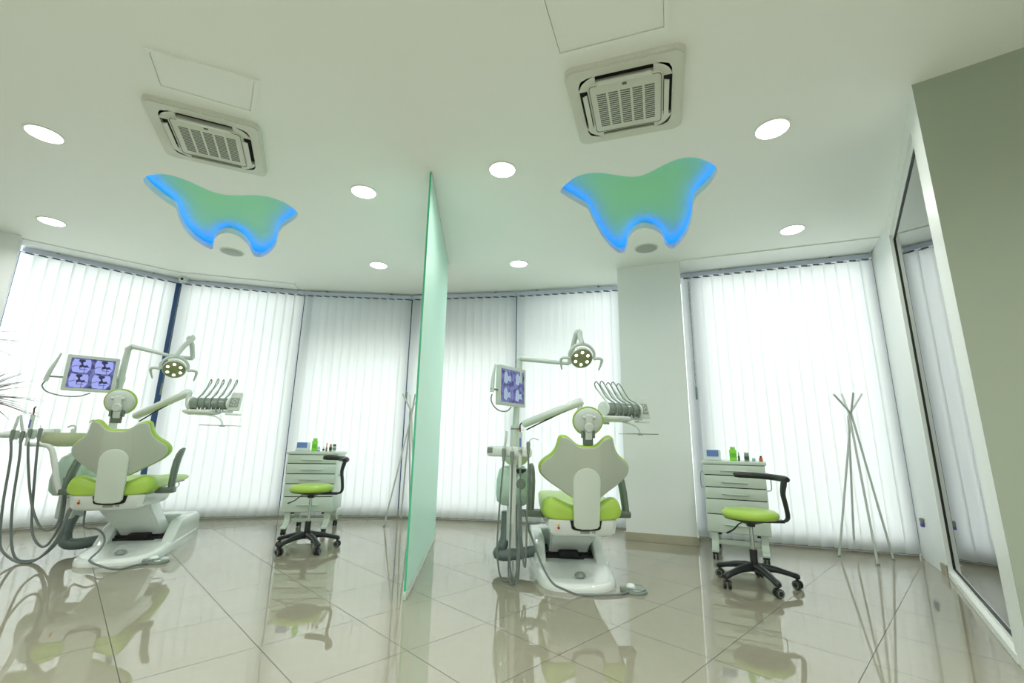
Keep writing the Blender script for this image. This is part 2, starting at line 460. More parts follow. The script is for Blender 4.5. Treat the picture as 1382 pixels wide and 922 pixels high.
blind_labels = ['white vertical blind left of the dark mullion, nearest the potted palm',
                'white vertical blind behind the left dental chair and its instrument tray',
                'white vertical blind behind the left drawer cart, grey shaded at the top',
                'white vertical blind partly hidden behind the mint glass partition',
                'white vertical blind behind the right dental lamp, left of the column',
                'white vertical blind behind the white column',
                'white vertical blind behind the right drawer cart and the coat rack']
slat_mesh = {}
for i in range(7):
    if i == 5: continue
    p, q = WV[i], WV[i + 1]
    M, L = seg_frame(p, q)
    t = thing('vertical_blind', blind_labels[i], 'window blind', (p[0], p[1], 0), math.atan2(q[1] - p[1], q[0] - p[0]), 'vertical blinds along the window wall')
    g0, g1 = {0: (.01, .045), 1: (.03, .012), 2: (.016, .014), 3: (.018, .012), 4: (.014, .012), 6: (-.07, .0)}[i]
    m = MB(); m.box(.012 if i < 6 else -.08, L - .012, -.022, .022, TR, TR + .048, bev=.004)
    hr = part('head_rail', m, M_RAIL, t)
    for bx in (L * .2, L * .8):
        mm = MB(); mm.box(bx - .015, bx + .015, -.012, .05, TR + .048, TR + .062)
        part('bracket', mm, M_GREY, hr)
    nsl = math.ceil((L - g0 - g1) / .1135)
    W = .127; pit = (L - g0 - g1 - W * .90) / (nsl - 1)
    for k in range(nsl):
        cx = g0 + W * .45 + k * pit
        ang = math.radians(19 + random.uniform(-1.5, 1.5) + (0 if i in (1, 2) else -2))
        me = slat_mesh.get('s')
        if me is None:
            mm = MB(); xs = [-W / 2 + W * j / 8 for j in range(9)]
            vs = []; 
            for z in (.03, .075, TR - .012):
                for x in xs: vs.append((x, .006 * (1 - (2 * x / W) ** 2), z))
            fs = [[r * 9 + j, r * 9 + j + 1, (r + 1) * 9 + j + 1, (r + 1) * 9 + j] for r in range(2) for j in range(8)]
            mm.add(vs, fs)
            vs = [];
            for z in (.03, .075):
                for x in xs: vs.append((x, .006 * (1 - (2 * x / W) ** 2) - .004, z))
            mm.add(vs, [[j, j + 1, 9 + j + 1, 9 + j] for j in range(8)])
            me = make_mesh('slat', mm, M_SLAT, 0)
            for pp in me.polygons: pp.use_smooth = True
            slat_mesh['s'] = me
            mm = MB(); mm.box(-.030, .030, -.004, .010, TR - .014, TR + .001); slat_mesh['h'] = make_mesh('slat_hanger', mm, M_GREY, 0)
        o = bpy.data.objects.new('slat', me); COL.objects.link(o); o.parent = t
        o.location = (cx, 0, 0); o.rotation_euler = (0, 0, ang)
        h = bpy.data.objects.new('hanger', slat_mesh['h']); COL.objects.link(h); h.parent = o
    # bead chain along the bottom
    m = MB(); m.tube([(g0, -.012, .024), (L * .5, -.014, .018), (L - g1, -.012, .024)], .0025, 6, smooth=6)
    part('bottom_chain', m, M_RAIL, t)
    if i in (1, 3, 6):
        m = MB()
        for s_ in (-1, 1):
            m.tube([(.012 + s_ * .006 * math.sin(k * 1.4), -.01 + s_ * .006 * math.cos(k * 1.4), TR - .05 - k * .06) for k in range(22)], .002, 5)
        m.box(.003, .023, -.022, 0, TR - 1.44, TR - 1.30, bev=.004)
        part('pull_chain', m, M_GREYL, t)

# ---- outside: fascia board over the middle windows, pavement
m = MB()
b0, b1 = Vector((-3.2, 6.65, 0)), Vector((.9, 6.5, 0))
M, L = seg_frame(b0.xy, b1.xy)
m.box(0, L, 0, .25, 2.25, 3.7, bev=.01, M=M)
tag(part('fascia_board', m, M_BOARD), 'grey fascia board outside, shading the top of the middle windows', 'sign board')
m = MB(); m.prism([(-14, 6.4), (-14, 22), (16, 22), (16, 5.2), (4.4, 5.2), (2.3, 5.75), (1.5, 6.3), (-5, 6.4)], -.3, -.14)
struct('floor_outside', m, M_OUT, smooth=0)

# ---- solid walls
def wall(name, p, q, mtl=M_WALL, z0=0, z1=CEIL, th=.12, side=1):
    M, L = seg_frame(p, q)
    m = MB(); m.box(0, L, 0, th * side, z0, z1, M=M); return struct(name, m, mtl, smooth=0)
# white column in front of the right windows
def column(name, p, q, dep, base=True):
    M, L = seg_frame(p, q)
    m = MB(); m.box(0, L, 0, dep, 0, CEIL, M=M); c = struct(name, m, M_WALL, smooth=0)
    m = MB(); m.box(-.012, L + .012, -.012, dep, 0, .085, bev=.003, M=M)
    m.box(L * .68, L * .68 + .003, -.0125, 0, 0, .085, M=M)
    struct(name.replace('wall', 'baseboard'), m, M_SKIRT, smooth=0)
column('wall_column', (1.215, 4.955), (1.855, 4.715), .33)
column('wall_left_pillar', (-6.02, 3.355), Lp0, .30)
wall('wall_left', (-7.1, -3.1), (-6.02, 3.355), side=1)
wall('wall_back', (6.4, -3.1), (-7.1, -3.1))
# right partition: end pier, glazed opening, reveal
dirAC = Vector((Cc[0] - A[0], Cc[1] - A[1], 0)).normalized()
nrm = Vector((dirAC.y, -dirAC.x, 0))                    # away from the room
M = frame((A[0], A[1], 0), dirAC, nrm, (0, 0, 1))
LAC = (Vector(Cc) - Vector(A)).length; LB = (Vector(B) - Vector(A)).length
m = MB(); m.box(0, LB, 0, .16, 0, CEIL, M=M)
struct('wall_right_pier', m, M_TRIMW, smooth=0)
m = MB(); m.box(LB, LAC, 0.0, .16, 2.84, CEIL, M=M); struct('wall_right_lintel', m, M_TRIMW, smooth=0)
w = struct_empty('window_8', (A[0], A[1], 0))
m = MB(); m.box(LB, LAC, -.006, .12, 0.0, .045, bev=.004, M=M); m.box(LB, LAC, .02, .05, .045, .07, M=M); m.box(LB, LAC, .02, .05, 2.80, 2.84, M=M)
m.box(LAC - .05, LAC, -.004, .12, .045, 2.84, M=M); m.box(LB - .0, LB + .03, .0, .12, .045, 2.84, M=M)
part('window_frame', m, M_TRIMW, w, world=True, smooth=0)
m = MB()
m.box(LB + .03, LB + .038, .028, .046, .07, 2.80, M=M); m.box(LAC - .058, LAC - .05, .022, .046, .07, 2.80, M=M)
m.box(LB + .03, LAC - .05, .022, .046, .07, .078, M=M); m.box(LB + .03, LAC - .05, .022, .046, 2.792, 2.80, M=M)
part('gasket', m, M_BLACK, w, world=True, smooth=0, label='dark seal around the pane')
m = MB(); m.box(LB + .038, LAC - .058, .030, .040, .078, 2.792, M=M)
part('window_pane', m, M_GLASSP, w, world=True, smooth=0)
# end post, then reveal wall up to the window corner
MD, LD = seg_frame(D, Cc)
m = MB(); m.prism([Cc, D, (D[0] + .2, D[1] - .1), (Cc[0] + .2, Cc[1] - .12)], .0, CEIL); struct('wall_right_post', m, M_WALL, smooth=0)
m = MB(); m.prism([(Cc[0] - .02, Cc[1] - .005), (D[0] - .022, D[1] - .0), (D[0], D[1]), (Cc[0], Cc[1])], .0, .085); struct('baseboard_right', m, M_SKIRT, smooth=0)
m = MB(); m.prism([D, E_, (E_[0] + .25, E_[1] - .1), (D[0] + .25, D[1] - .1)], 0, CEIL); struct('wall_right_reveal', m, M_WALL, smooth=0)
# olive wall face turning away to the right of the pier
perp = nrm
W1 = (A[0] + perp.x * 1.9, A[1] + perp.y * 1.9)
m = MB(); m.box(.0005, .16, 0.0, 1.95, 0, CEIL, M=frame((A[0], A[1], 0), dirAC, nrm, (0, 0, 1)) @ T(-.003, 0, 0))
struct('wall_right', m, M_PART, smooth=0)
wall('wall_right_rear', (W1[0], W1[1]), (6.4, -3.1), M_WALL, side=1)
# neighbouring office behind the pane
wall('wall_office', (6.2, 4.6), (6.2, -1.0), M_WALL, side=1)
wall('wall_office_rear', (E_[0] + .1, E_[1] + .02), (6.3, 4.45), M_WALL, side=1)
# soffit strip in front of first and last blinds
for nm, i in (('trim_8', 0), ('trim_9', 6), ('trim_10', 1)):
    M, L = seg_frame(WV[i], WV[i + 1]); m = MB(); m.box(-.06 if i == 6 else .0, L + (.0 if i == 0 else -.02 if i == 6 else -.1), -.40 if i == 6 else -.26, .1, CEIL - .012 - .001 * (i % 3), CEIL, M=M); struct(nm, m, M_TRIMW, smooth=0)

# ---- mint frosted glass partition
g0, g1 = Vector((-.640, 3.065, 0)), Vector((-.757, 4.90, 0))
M, L = seg_frame(g0.xy, g1.xy)
t = thing('glass_partition', 'tall mint green frosted glass screen standing between the two dental bays', 'partition', tuple(g0))
m = MB(); m.box(.004, L, -.006, .006, .012, CEIL - .008, M=M); part('panel', m, M_MINT, t, world=True, smooth=0)
m = MB(); m.box(0, .004, -.0065, .0065, .012, CEIL - .008, M=M); part('front_edge', m, M_MINTEDGE, t, world=True, smooth=0, label='brighter green polished edge')
m = MB(); m.box(.02, L, -.013, .013, 0, .012, M=M); m.box(0, L, -.008, .008, CEIL - .008, CEIL, M=M); part('channel', m, mat('pinkish_aluminium', rgb(205, 195, 188), .4), t, world=True, smooth=0)
m = MB(); m.box(-.002, .03, -.011, .011, 0.0, .05, bev=.003, M=M); part('foot_clamp', m, M_GREENP, t, world=True)

# ================================================================== CEILING FITTINGS
def rounded(w, h, r, n=5):
    out = []
    for cx, cy, a0 in ((w / 2 - r, h / 2 - r, 0), (-w / 2 + r, h / 2 - r, PI / 2), (-w / 2 + r, -h / 2 + r, PI), (w / 2 - r, -h / 2 + r, 1.5 * PI)):
        for k in range(n + 1):
            a = a0 + PI / 2 * k / n; out.append((cx + r * math.cos(a), cy + r * math.sin(a)))
    return out
def ring_prism(m, o, i, z0, z1, M=None):
    n = len(o)
    vs = [(x, y, z) for pl, z in ((o, z0), (o, z1), (i, z1), (i, z0)) for x, y in pl]
    fs = []
    for a, b in ((0, 1), (1, 2), (2, 3), (3, 0)):
        for k in range(n):
            k2 = (k + 1) % n; fs.append([a * n + k, a * n + k2, b * n + k2, b * n + k])
    m.add(vs, fs, M)
M_ACW = mat('aircon_plastic', rgb(214, 218, 204), .4)
M_GRILLE = mat('grille_gap', rgb(98, 104, 96), .6)
def aircon(cx, cy, rz, size, label):
    t = thing('air_conditioner', label, 'air conditioner', (cx, cy, CEIL), rz, 'ceiling cassette air conditioners')
    S = size
    m = MB(); ring_prism(m, rounded(S, S, .05), rounded(S * .80, S * .80, .11), -.028, 0)
    ring_prism(m, rounded(S * .965, S * .965, .045), rounded(S * .80, S * .80, .11), -.034, -.028)
    part('cover_frame', m, M_ACW, t)
    m = MB(); m.prism(rounded(S * .81, S * .81, .11), -.010, 0)
    part('dark_duct', m, M_BLACK2, t, smooth=0)
    m = MB(); m.prism(rounded(S * .655, S * .655, .05), -.045, -.010, bev=.006)
    gp = part('grille_panel', m, M_ACW, t)
    m = MB(); ring_prism(m, rounded(S * .62, S * .62, .02), rounded(S * .61, S * .61, .02), -.0465, -.0448); m.box(-.012, .012, -S * .285 , -S * .285 + .016, -.0475, -.045)
    part('panel_seam', m, M_GRILLE, gp, smooth=0)
    m = MB()
    for c in range(5):
        x = (c - 2) * S * .105
        for r in range(17):
            y = -S * .20 + r * S * .0262
            m.box(x - S * .042, x + S * .042, y, y + S * .013, -.0462, -.0445)
    part('grille_slots', m, M_GRILLE, gp, smooth=0)
    for k in range(4):
        m = MB(); m.prism([(-S * .235, S * .338), (S * .235, S * .338), (S * .225, S * .380), (-S * .225, S * .380)], -.040, -.032, M=rotz(k * PI / 2) @ T(0, 0, 0) @ Matrix.Rotation(-.10, 4, 'X') @ T(0, 0, 0))
        part('louvre', m, M_ACW, t, smooth=0)
        m = MB(); m.prism([(S * .245, S * .328), (S * .29, S * .31), (S * .31, S * .29), (S * .328, S * .245), (S * .398, S * .245), (S * .395, S * .31), (S * .37, S * .37), (S * .31, S * .395), (S * .245, S * .398)], -.034, -.012, M=rotz(k * PI / 2))
        part('corner_cap', m, M_ACW, t, smooth=0)
aircon(.653, 2.29, math.radians(-17.8), .635, 'ceiling cassette air conditioner at the right, above the right dental chair')
aircon(-2.087, 2.723, math.radians(24), .635, 'ceiling cassette air conditioner at the left, above the left dental chair')
def hatch(corners, label):
    c = sum((Vector(p) for p in corners), Vector()) / 4
    t = thing('access_hatch', label, 'ceiling hatch', (c.x, c.y, CEIL), 0, 'ceiling access hatches')
    out = [(p[0] - c.x, p[1] - c.y) for p in corners]; inn = [(x * .91, y * .91) for x, y in out]
    m = MB(); ring_prism(m, out, inn, -.012, 0); part('hatch_frame', m, M_CEIL, t, smooth=0)
    m = MB(); m.prism([(x * .90, y * .90) for x, y in out], -.007, 0); part('hatch_door', m, M_CEIL, t, smooth=0)
hatch([(.0, 1.42, 0), (.211, 2.01, 0), (.752, 1.828, 0), (.545, 1.24, 0)], 'flush square ceiling hatch beside the right air conditioner')
hatch([(-1.971, 1.983, 0), (-1.491 + .02, 2.197, 0), (-1.645, 2.46, 0), (-2.098, 2.241, 0)], 'flush narrow ceiling hatch beside the left air conditioner')

dl = [((60, 181), 'round ceiling downlight farthest left, beside the left air conditioner'), ((70, 299), 'round ceiling downlight near the left pillar'),
      ((491, 259), 'round ceiling downlight between the left tooth light and the glass partition'), ((511, 358), 'small far ceiling downlight left of the glass partition near the blinds'),
      ((678, 229), 'round ceiling downlight left of the right tooth light'), ((700, 356), 'far ceiling downlight right of the glass partition near the blinds'),
      ((1042, 174), 'round ceiling downlight largest in view, right of the right air conditioner'), ((1069, 310), 'round ceiling downlight right of the column, near the last window')]
def downlight(x, y, lab):
    t = thing('downlight', lab, 'ceiling light', (x, y, CEIL), 0, 'round ceiling downlights')
    m = MB(); o = [(.108 * math.cos(2 * PI * k / 32), .108 * math.sin(2 * PI * k / 32)) for k in range(32)]
    ring_prism(m, o, [(a * .88, b * .88) for a, b in o], -.006, 0); part('trim_ring', m, M_TRIMW, t)
    m = MB(); m.prism([(a * .88, b * .88) for a, b in o], -.003, 0); part('diffuser', m, M_DOWN, t, smooth=0)
    ld = bpy.data.lights.new('downlight_lamp', 'AREA'); ld.shape = 'DISK'; ld.size = .18; ld.energy = DL_W; ld.color = (1.0, 1.0, .98); ld.spread = 2.75
    lo = bpy.data.objects.new('lamp', ld); COL.objects.link(lo); lo.parent = t; lo.location = (0, 0, -.012)
DL_W = 8.0
for (x, y), lab in dl:
    p = atz(x, y, CEIL); downlight(p.x, p.y, lab)
DL_W = 25.0
for (x, y) in ((-4.2, .6), (-2.2, .2), (-.6, -.2), (1.2, -.1), (-3.4, -1.7), (-1.2, -1.8), (1.2, -1.8), (3.2, -1.4)):  # added downlights behind the camera, unseen, brightening surfaces that face it
    downlight(x, y, 'added fill downlight, out of view over the near end of the room')

for (x, y), lab in (((872, 335), 'round grey loudspeaker disc in the ceiling inside the arch of the right tooth light'), ((313, 340), 'round grey loudspeaker disc in the ceiling inside the arch of the left tooth light')):
    p = atz(x, y, CEIL)
    t = thing('ceiling_speaker', lab, 'loudspeaker', (p.x, p.y, CEIL), 0, 'ceiling loudspeakers')
    m = MB(); m.lathe([(.0, -.010), (.105, -.008), (.11, -.004), (.11, 0)]); part('grille', m, mat('speaker_mesh', rgb(172, 180, 172), .6, bump=.5, bscale=900), t)
    m = MB(); m.lathe([(.112, -.007), (.118, -.005), (.12, 0), (.111, 0)]); part('rim', m, M_ACW, t)
# security camera on blind rail
p = Vector((-4.225, 5.445, TR + .03))
t = thing('security_camera', 'small white security camera with a black lens on the blind rail by the dark mullion', 'camera', tuple(p))
ax = (CAM - p).normalized(); Mx = frame(p, ax.cross(Vector((0, 0, 1))), Vector((0, 0, 1)) - ax * ax.z, ax)
m = MB(); m.lathe([(0, -.03), (.03, -.03), (.036, -.01), (.034, .02), (.02, .03), (0, .03)], M=Mx); m.box(-4.265, -4.185, 5.445, 5.50, TR, TR + .07); part('housing', m, M_WHITE, t, world=True)
m = MB(); m.lathe([(0, .025), (.018, .025), (.016, .034), (0, .034)], M=Mx); part('lens', m, M_BLACK, t, world=True)

# socket on the reveal wall
p = Vector(D).lerp(Vector(E_), .60)
t = thing('wall_socket', 'small grey box with a purple plug on the reveal beside the last window', 'socket', (p.x, p.y, .33))
Mx = frame((p.x, p.y, .33), dirAC, nrm, (0, 0, 1))
m = MB(); m.box(-.035, .03, -.025, 0, -.0, .04, bev=.004, M=Mx); part('cover', m, M_GREYL, t, world=True)
m = MB(); m.box(-.03, .02, -.025, -.0, -.03, .0, bev=.004, M=Mx); part('plug', m, M_PURPLE, t, world=True, label='purple plug')
# ================================================================== DENTAL CHAIR (local: x right, y towards the foot end, z up; origin under the rear nose of the base)
def loft(m, sections):
    n = len(sections[0]); o = len(m.v)
    for s_ in sections: m.v += [Vector(p) for p in s_]
    for i in range(len(sections) - 1):
        for k in range(n):
            k2 = (k + 1) % n
            m.f.append([o + i * n + k, o + i * n + k2, o + (i + 1) * n + k2, o + (i + 1) * n + k])
    m.f.append([o + k for k in range(n)][::-1]); m.f.append([o + (len(sections) - 1) * n + k for k in range(n)])
    return m
def mirror_outline(half):
    """half: points with u>=0 from top centre down to bottom centre"""
    return half + [(-u, v) for u, v in reversed(half) if u > 1e-6]
def text_mesh(txt, size):
    cu = bpy.data.curves.new('t', 'FONT'); cu.body = txt; cu.size = size; cu.extrude = .0006; cu.align_x = 'CENTER'
    ob = bpy.data.objects.new('t', cu); COL.objects.link(ob)
    me = bpy.data.meshes.new_from_object(ob.evaluated_get(bpy.context.evaluated_depsgraph_get()))
    r = ([v.co.copy() for v in me.vertices], [list(p.vertices) for p in me.polygons])
    bpy.data.objects.remove(ob); bpy.data.curves.remove(cu); bpy.data.meshes.remove(me)
    return r

def make_chair(label, loc, rz, ox=0, oy=0, oz=0, hz=0, hx=0):
    flip = 1
    t = thing('dental_chair', label, 'dental chair', loc, rz, 'dental chairs')
    # --- base plate, rounded nose, sloping top
    half = [(0, -.005), (.10, .0), (.18, .025), (.235, .075), (.268, .16), (.285, .30), (.292, .55), (.292, 1.18), (.27, 1.25), (.18, 1.27)]
    out = [(u, v) for u, v in half] + [(-u, v) for u, v in reversed(half) if u > 0]
    m = MB(); bm = bmesh.new()
    n = len(out)
    def ztop(y): return .045 + .035 * min(1, max(0, y / .45))
    rings = []
    for sc, zf in ((1.0, 0.0), (1.0, .45), (.97, .8), (.93, 1.0), (.80, 1.0), (.4, 1.02)):
        rings.append([(u * sc, .6 + (v - .6) * (1 - (1 - sc) * .45), ztop(v) * zf) for u, v in out])
    loft(m, rings)
    part('base_plate', m, M_WHITE, t, smooth=60)
    # cheeks
    for sx in (-1, 1):
        m = MB()
        prof = [(.42, .06), (.50, .12), (.60, .20), (.66, .225), (1.10, .235), (1.22, .19), (1.25, .05)]
        Mx = frame((sx * .235, 0, 0), (0, 1, 0), (0, 0, 1), (1, 0, 0))
        m.prism(prof, -.045, .045, M=Mx, bev=.016, seg=3)
        part('base_cheek', m, M_WHITE, t)
    m = MB(); m.box(-.20, .20, .98, 1.22, .05, .225, bev=.02, seg=3); part('rear_cover', m, M_WHITE, t)
    # dark mechanism
    m = MB(); m.box(-.19, .19, .56, .98, .07, .10); m.box(-.085, .075, .535, .62, .085, .135, bev=.012); m.box(-.19, .19, .60, .64, .09, .115)
    part('mechanism', m, M_BLACK2, t)
    n_low = len(t.children)
    # lift arm, leaning from base (foot side) up to the tub
    m = MB()
    sec = []
    for (yc, z, w, th) in ((.72, .10, .155, .19), (.70, .15, .158, .19), (.60 + oy, .30 + oz, .190, .20), (.56 + oy, .36 + oz, .205, .22)):
        xo = ox * min(1, max(0, (z - .10) / .2)); sec.append([(xo - w, yc - th / 2, z), (xo + w, yc - th / 2, z), (xo + w, yc + th / 2, z + .03), (xo - w, yc + th / 2, z + .03)])
    loft(m, sec)
    bmx = bmesh.new(); 
    vsx = [bmx.verts.new(v) for v in m.v]; [bmx.faces.new([vsx[i] for i in f]) for f in m.f]
    bmesh.ops.bevel(bmx, geom=bmx.edges[:], offset=.014, segments=2, affect='EDGES')
    m = MB().addbm(bmx); part('lift_arm', m, M_WHITE, t, smooth=35)
    m = MB(); m.lathe([(0, .012), (.032, .012), (.038, .004), (.040, -.004)], 20, M=T(.02 * flip, .17, .063) @ Matrix.Rotation(.07, 4, 'X'))
    m.lathe([(0, .019), (.022, .018), (.026, .010)], 20, M=T(.02 * flip, .17, .063))
    part('foot_button', m, M_GREYL, t)
    # tub under the seat
    m = MB()
    sec = []
    for (z, wx, y0, y1) in ((.315, .195, .22, .70), (.325, .215, .19, .74), (.345, .228, .175, .78), (.425, .240, .165, .82), (.435, .235, .17, .82)):
        sec.append([(-wx, y0 + .02, z), (-wx + .03, y0, z), (wx - .03, y0, z), (wx, y0 + .02, z), (wx, y1, z), (-wx, y1, z)])
    loft(m, sec); tub = part('tub', m, M_WHITE, t, smooth=30)
    m = MB(); m.box(-.178, -.166, .160, .18, .395, .407, bev=.002); part('yellow_button', m, M_YEL, tub)
    m = MB(); m.lathe([(0, .012), (.007, .012), (.009, .006), (.009, 0)], 16, M=frame((-.172, .172, .380), (1, 0, 0), (0, 0, 1), (0, -1, 0))); part('red_button', m, M_RED, tub)
    v, f = text_mesh('CE', .020); m = MB(); m.add(v, f, frame((.075, .1715, .345), (1, 0, 0), (0, 0, 1), (0, -1, 0))); part('marking', m, M_BLACK, tub, smooth=0)
    m = MB()
    for k in range(3): m.box(-.02, .045, .1695, .172, .343 + k * .006, .3455 + k * .006)
    part('small_print', m, M_LABEL, tub, smooth=0)
    # seat and leg rest: one long cushion
    m = MB(); sec = []
    st = [(.155, .215, .470, .020, .435), (.165, .262, .520, .045, .432), (.20, .283, .535, .062, .430), (.27, .288, .530, .062, .430), (.36, .285, .520, .045, .435),
          (.50, .280, .525, .025, .445), (.65, .275, .535, .018, .45), (.80, .265, .540, .012, .455), (1.0, .250, .530, .008, .455), (1.2, .235, .515, .006, .455), (1.38, .215, .505, .004, .455), (1.50, .18, .495, .0, .458), (1.56, .12, .485, .0, .462)]
    for (y, w, zt, hump, zb) in st:
        s_ = []
        for u, kind in ((-.80, 'b'), (-1, 'm'), (-1, 'n'), (-.93, 'h2'), (-.76, 'h'), (-.52, 'h3'), (-.25, 't'), (0, 't'), (.25, 't'), (.52, 'h3'), (.76, 'h'), (.93, 'h2'), (1, 'n'), (1, 'm'), (.80, 'b'), (0, 'b')):
            z = {'b': zb, 'm': zb + (zt - zb) * .2, 'n': zb + (zt - zb) * .75, 'h2': zt + hump * .55, 'h': zt + hump, 'h3': zt + hump * .45, 't': zt - hump * .12}[kind]
            s_.append((u * w, y, z))
        sec.append(s_)
    loft(m, sec); part('seat_cushion', m, M_LIME, t, smooth=180, subdiv=2)
    m = MB(); m.box(-.15, .15, .80, 1.50, .432, .452, bev=.006); m.box(-.08, .08, 1.1, 1.53, .415, .432, bev=.004); part('leg_rest_support', m, M_GREYL, t)
    m = MB(); m.tube([(.09, 1.5, .43), (.10, 1.52, .39), (.08, 1.45, .36), (0, 1.38, .355), (-.08, 1.45, .36)], .005, 6, smooth=5); part('towel_wire', m, M_CHROME, t)
    # backrest: butterfly outline
    k = .00144
    halfB = [(0, 258), (34, 259), (56, 271), (82, 293), (104, 303), (124, 302), (137, 288), (143, 262), (153, 232), (172, 204), (203, 178), (223, 153), (229, 125), (217, 96), (180, 66), (122, 33), (78, 8), (45, -4), (0, -6)]
    oh = cr_closed([Vector(p) for p in mirror_outline(halfB)], 3)
    def back_slab(scale, w0, w1, bev):
        c = Vector((0, 140)); ol = [(c + (p - c) * scale) * k for p in oh]
        bm = MB(); bm.prism([(p.x, p.y) for p in ol], w0, w1, bev=bev, seg=3)
        b2 = bmesh.new(); vv = [b2.verts.new(v) for v in bm.v]
        for f_ in bm.f:
            try: b2.faces.new([vv[i] for i in f_])
            except ValueError: pass
        for u in [x * .04 for x in range(-8, 9)]:
            bmesh.ops.bisect_plane(b2, geom=b2.verts[:] + b2.edges[:] + b2.faces[:], plane_co=(u + .001, 0, 0), plane_no=(1, 0, 0))
        big = [f for f in b2.faces if len(f.verts) > 4]
        bmesh.ops.triangulate(b2, faces=big)
        for v in b2.verts:
            a = max(0, abs(v.co.x) - .085); v.co.z -= a * .42           # wings wrap towards the patient
        return MB().addbm(b2)
    ti = math.radians(13)
    MBk = frame((0.02, .155, .575), (1, 0, 0), (0, -math.sin(ti), math.cos(ti)), (0, -math.cos(ti), -math.sin(ti)))   # w axis points to the camera side
    def place(mm): 
        return MB().add(mm.v, mm.f, MBk)
    part('backrest_shell', place(back_slab(.962, .0, .022, .008)), M_SHELL, t, smooth=25)
    part('backrest_cushion', place(back_slab(1.0, -.060, .006, .018)), M_LIME, t, smooth=50)
    # stadium shaped spine bracket, curving down into the tub
    st_ = [(.097 * math.cos(a), .328 + .097 * math.sin(a)) for a in [PI * q / 16 for q in range(17)]] + [(-.094, .15), (-.090, .03), (-.075, .012), (-.03, .003), (.03, .003), (.075, .012), (.090, .03), (.094, .15)]
    tb = math.atan(.13)
    Msp = frame((.02, .150, .372), (1, 0, 0), (0, -math.sin(tb), math.cos(tb)), (0, -math.cos(tb), -math.sin(tb)))
    m = MB(); m.prism(st_, -.012, .016, M=Msp, bev=.010, seg=3); part('spine_bracket', m, M_SHELL2, t, smooth=50)
    m = MB(); m.prism([(.112, .43)] + [(.104 * math.cos(a), .395 - .034 * abs(math.sin(a)) ** .5) for a in [PI * q / 14 for q in range(15)]] + [(-.112, .43)], -.170, -.163, M=frame((.02, 0, 0), (1, 0, 0), (0, 0, 1), (0, -1, 0)))
    part('spine_recess', m, M_BLACK2, t)
    # headrest
    hc = Vector((.035, .105, 1.115)); tn = math.radians(14)
    HN = Vector((.0, -math.cos(tn), math.sin(tn) * -1)).normalized()
    Mh = frame(hc, (1, 0, 0), HN.cross(Vector((1, 0, 0))), HN)
    Sc = Matrix.Diagonal((1.0, .95, 1, 1))
    m = MB(); m.lathe([(0, -.045), (.07, -.042), (.102, -.028), (.112, -.006), (.110, .006), (.0, .008)], 36, M=Mh @ Sc); hr = part('headrest_cushion', m, M_LIME, t, smooth=60)
    m = MB(); m.lathe([(.101, .000), (.101, .010), (.094, .022), (.07, .032), (0, .036)], 36, M=Mh @ Sc); part('headrest_shell', m, M_WHITE2, t, smooth=60)
    m = MB(); m.box(-.026, .026, -.125, .055, .030, .058, bev=.010, M=Mh); m.lathe([(0, .0), (.028, 0), (.034, .008), (.034, .026), (.028, .034), (0, .034)], 20, M=Mh @ T(0, -.035, .036)); m.tube([Mh @ Vector((-.045, .035, .042)), Mh @ Vector((.045, .035, .042))], .012, 10)
    part('headrest_bracket', m, M_WHITE2, t)
    m = MB(); m.box(-.036, .036, -.012, .012, .945, 1.02, bev=.005, M=T(.032, .098, 0)); m.box(-.048, -.030, -.018, .018, .995, 1.045, bev=.004, M=T(.032, .092, 0)); m.box(.030, .048, -.018, .018, .995, 1.045, bev=.004, M=T(.032, .092, 0))
    part('headrest_post', m, M_GREY, t)
    # armrests
    for sx in (-1, 1):
        m = MB(); sec = []
        for (y, z, th, w) in ((.37, .455, .044, .024), (.375, .51, .046, .025), (.395, .59, .045, .027), (.43, .665, .040, .028), (.48, .725, .033, .027), (.54, .765, .024, .024), (.59, .785, .012, .016)):
            d = Vector((0, .05 + (z - .45) * .9, .2)).normalized(); nn = Vector((0, d.z, -d.y))
            x = sx * (.356 - (z - .45) * .05)
            sec.append([Vector((x, y, z)) + Vector((math.cos(a) * w, 0, 0)) + nn * (math.sin(a) * th) for a in [2 * PI * q / 12 for q in range(12)]])
        loft(m, sec)
        ar = part('armrest', m, M_GREY, t, smooth=60)
        m = MB(); m.box(min(sx * .25, sx * .385), max(sx * .25, sx * .385), .325, .415, .425, .472, bev=.010); part('armrest_hinge', m, M_GREY, ar)
    for c in t.children_recursive:
        nm = c.name.split('.')[0]
        if nm in ('base_plate', 'base_cheek', 'rear_cover', 'mechanism', 'lift_arm', 'foot_button'): continue
        c.data.transform(T(ox + (hx if nm.startswith('headrest') else 0), oy, oz + (hz if nm.startswith('headrest') else 0)))
    return t
chairR = make_chair('lime green dental chair seen from behind, right of the mint glass screen', (.490, 3.265, 0), math.radians(1.0), ox=.030, oy=-.09, oz=.008)
chairL = make_chair('lime green dental chair turned to the left, left of the mint glass screen', (-3.03, 3.685, 0), math.radians(20), ox=-.105, oy=-.09, oz=.072, hz=.045, hx=-.05)

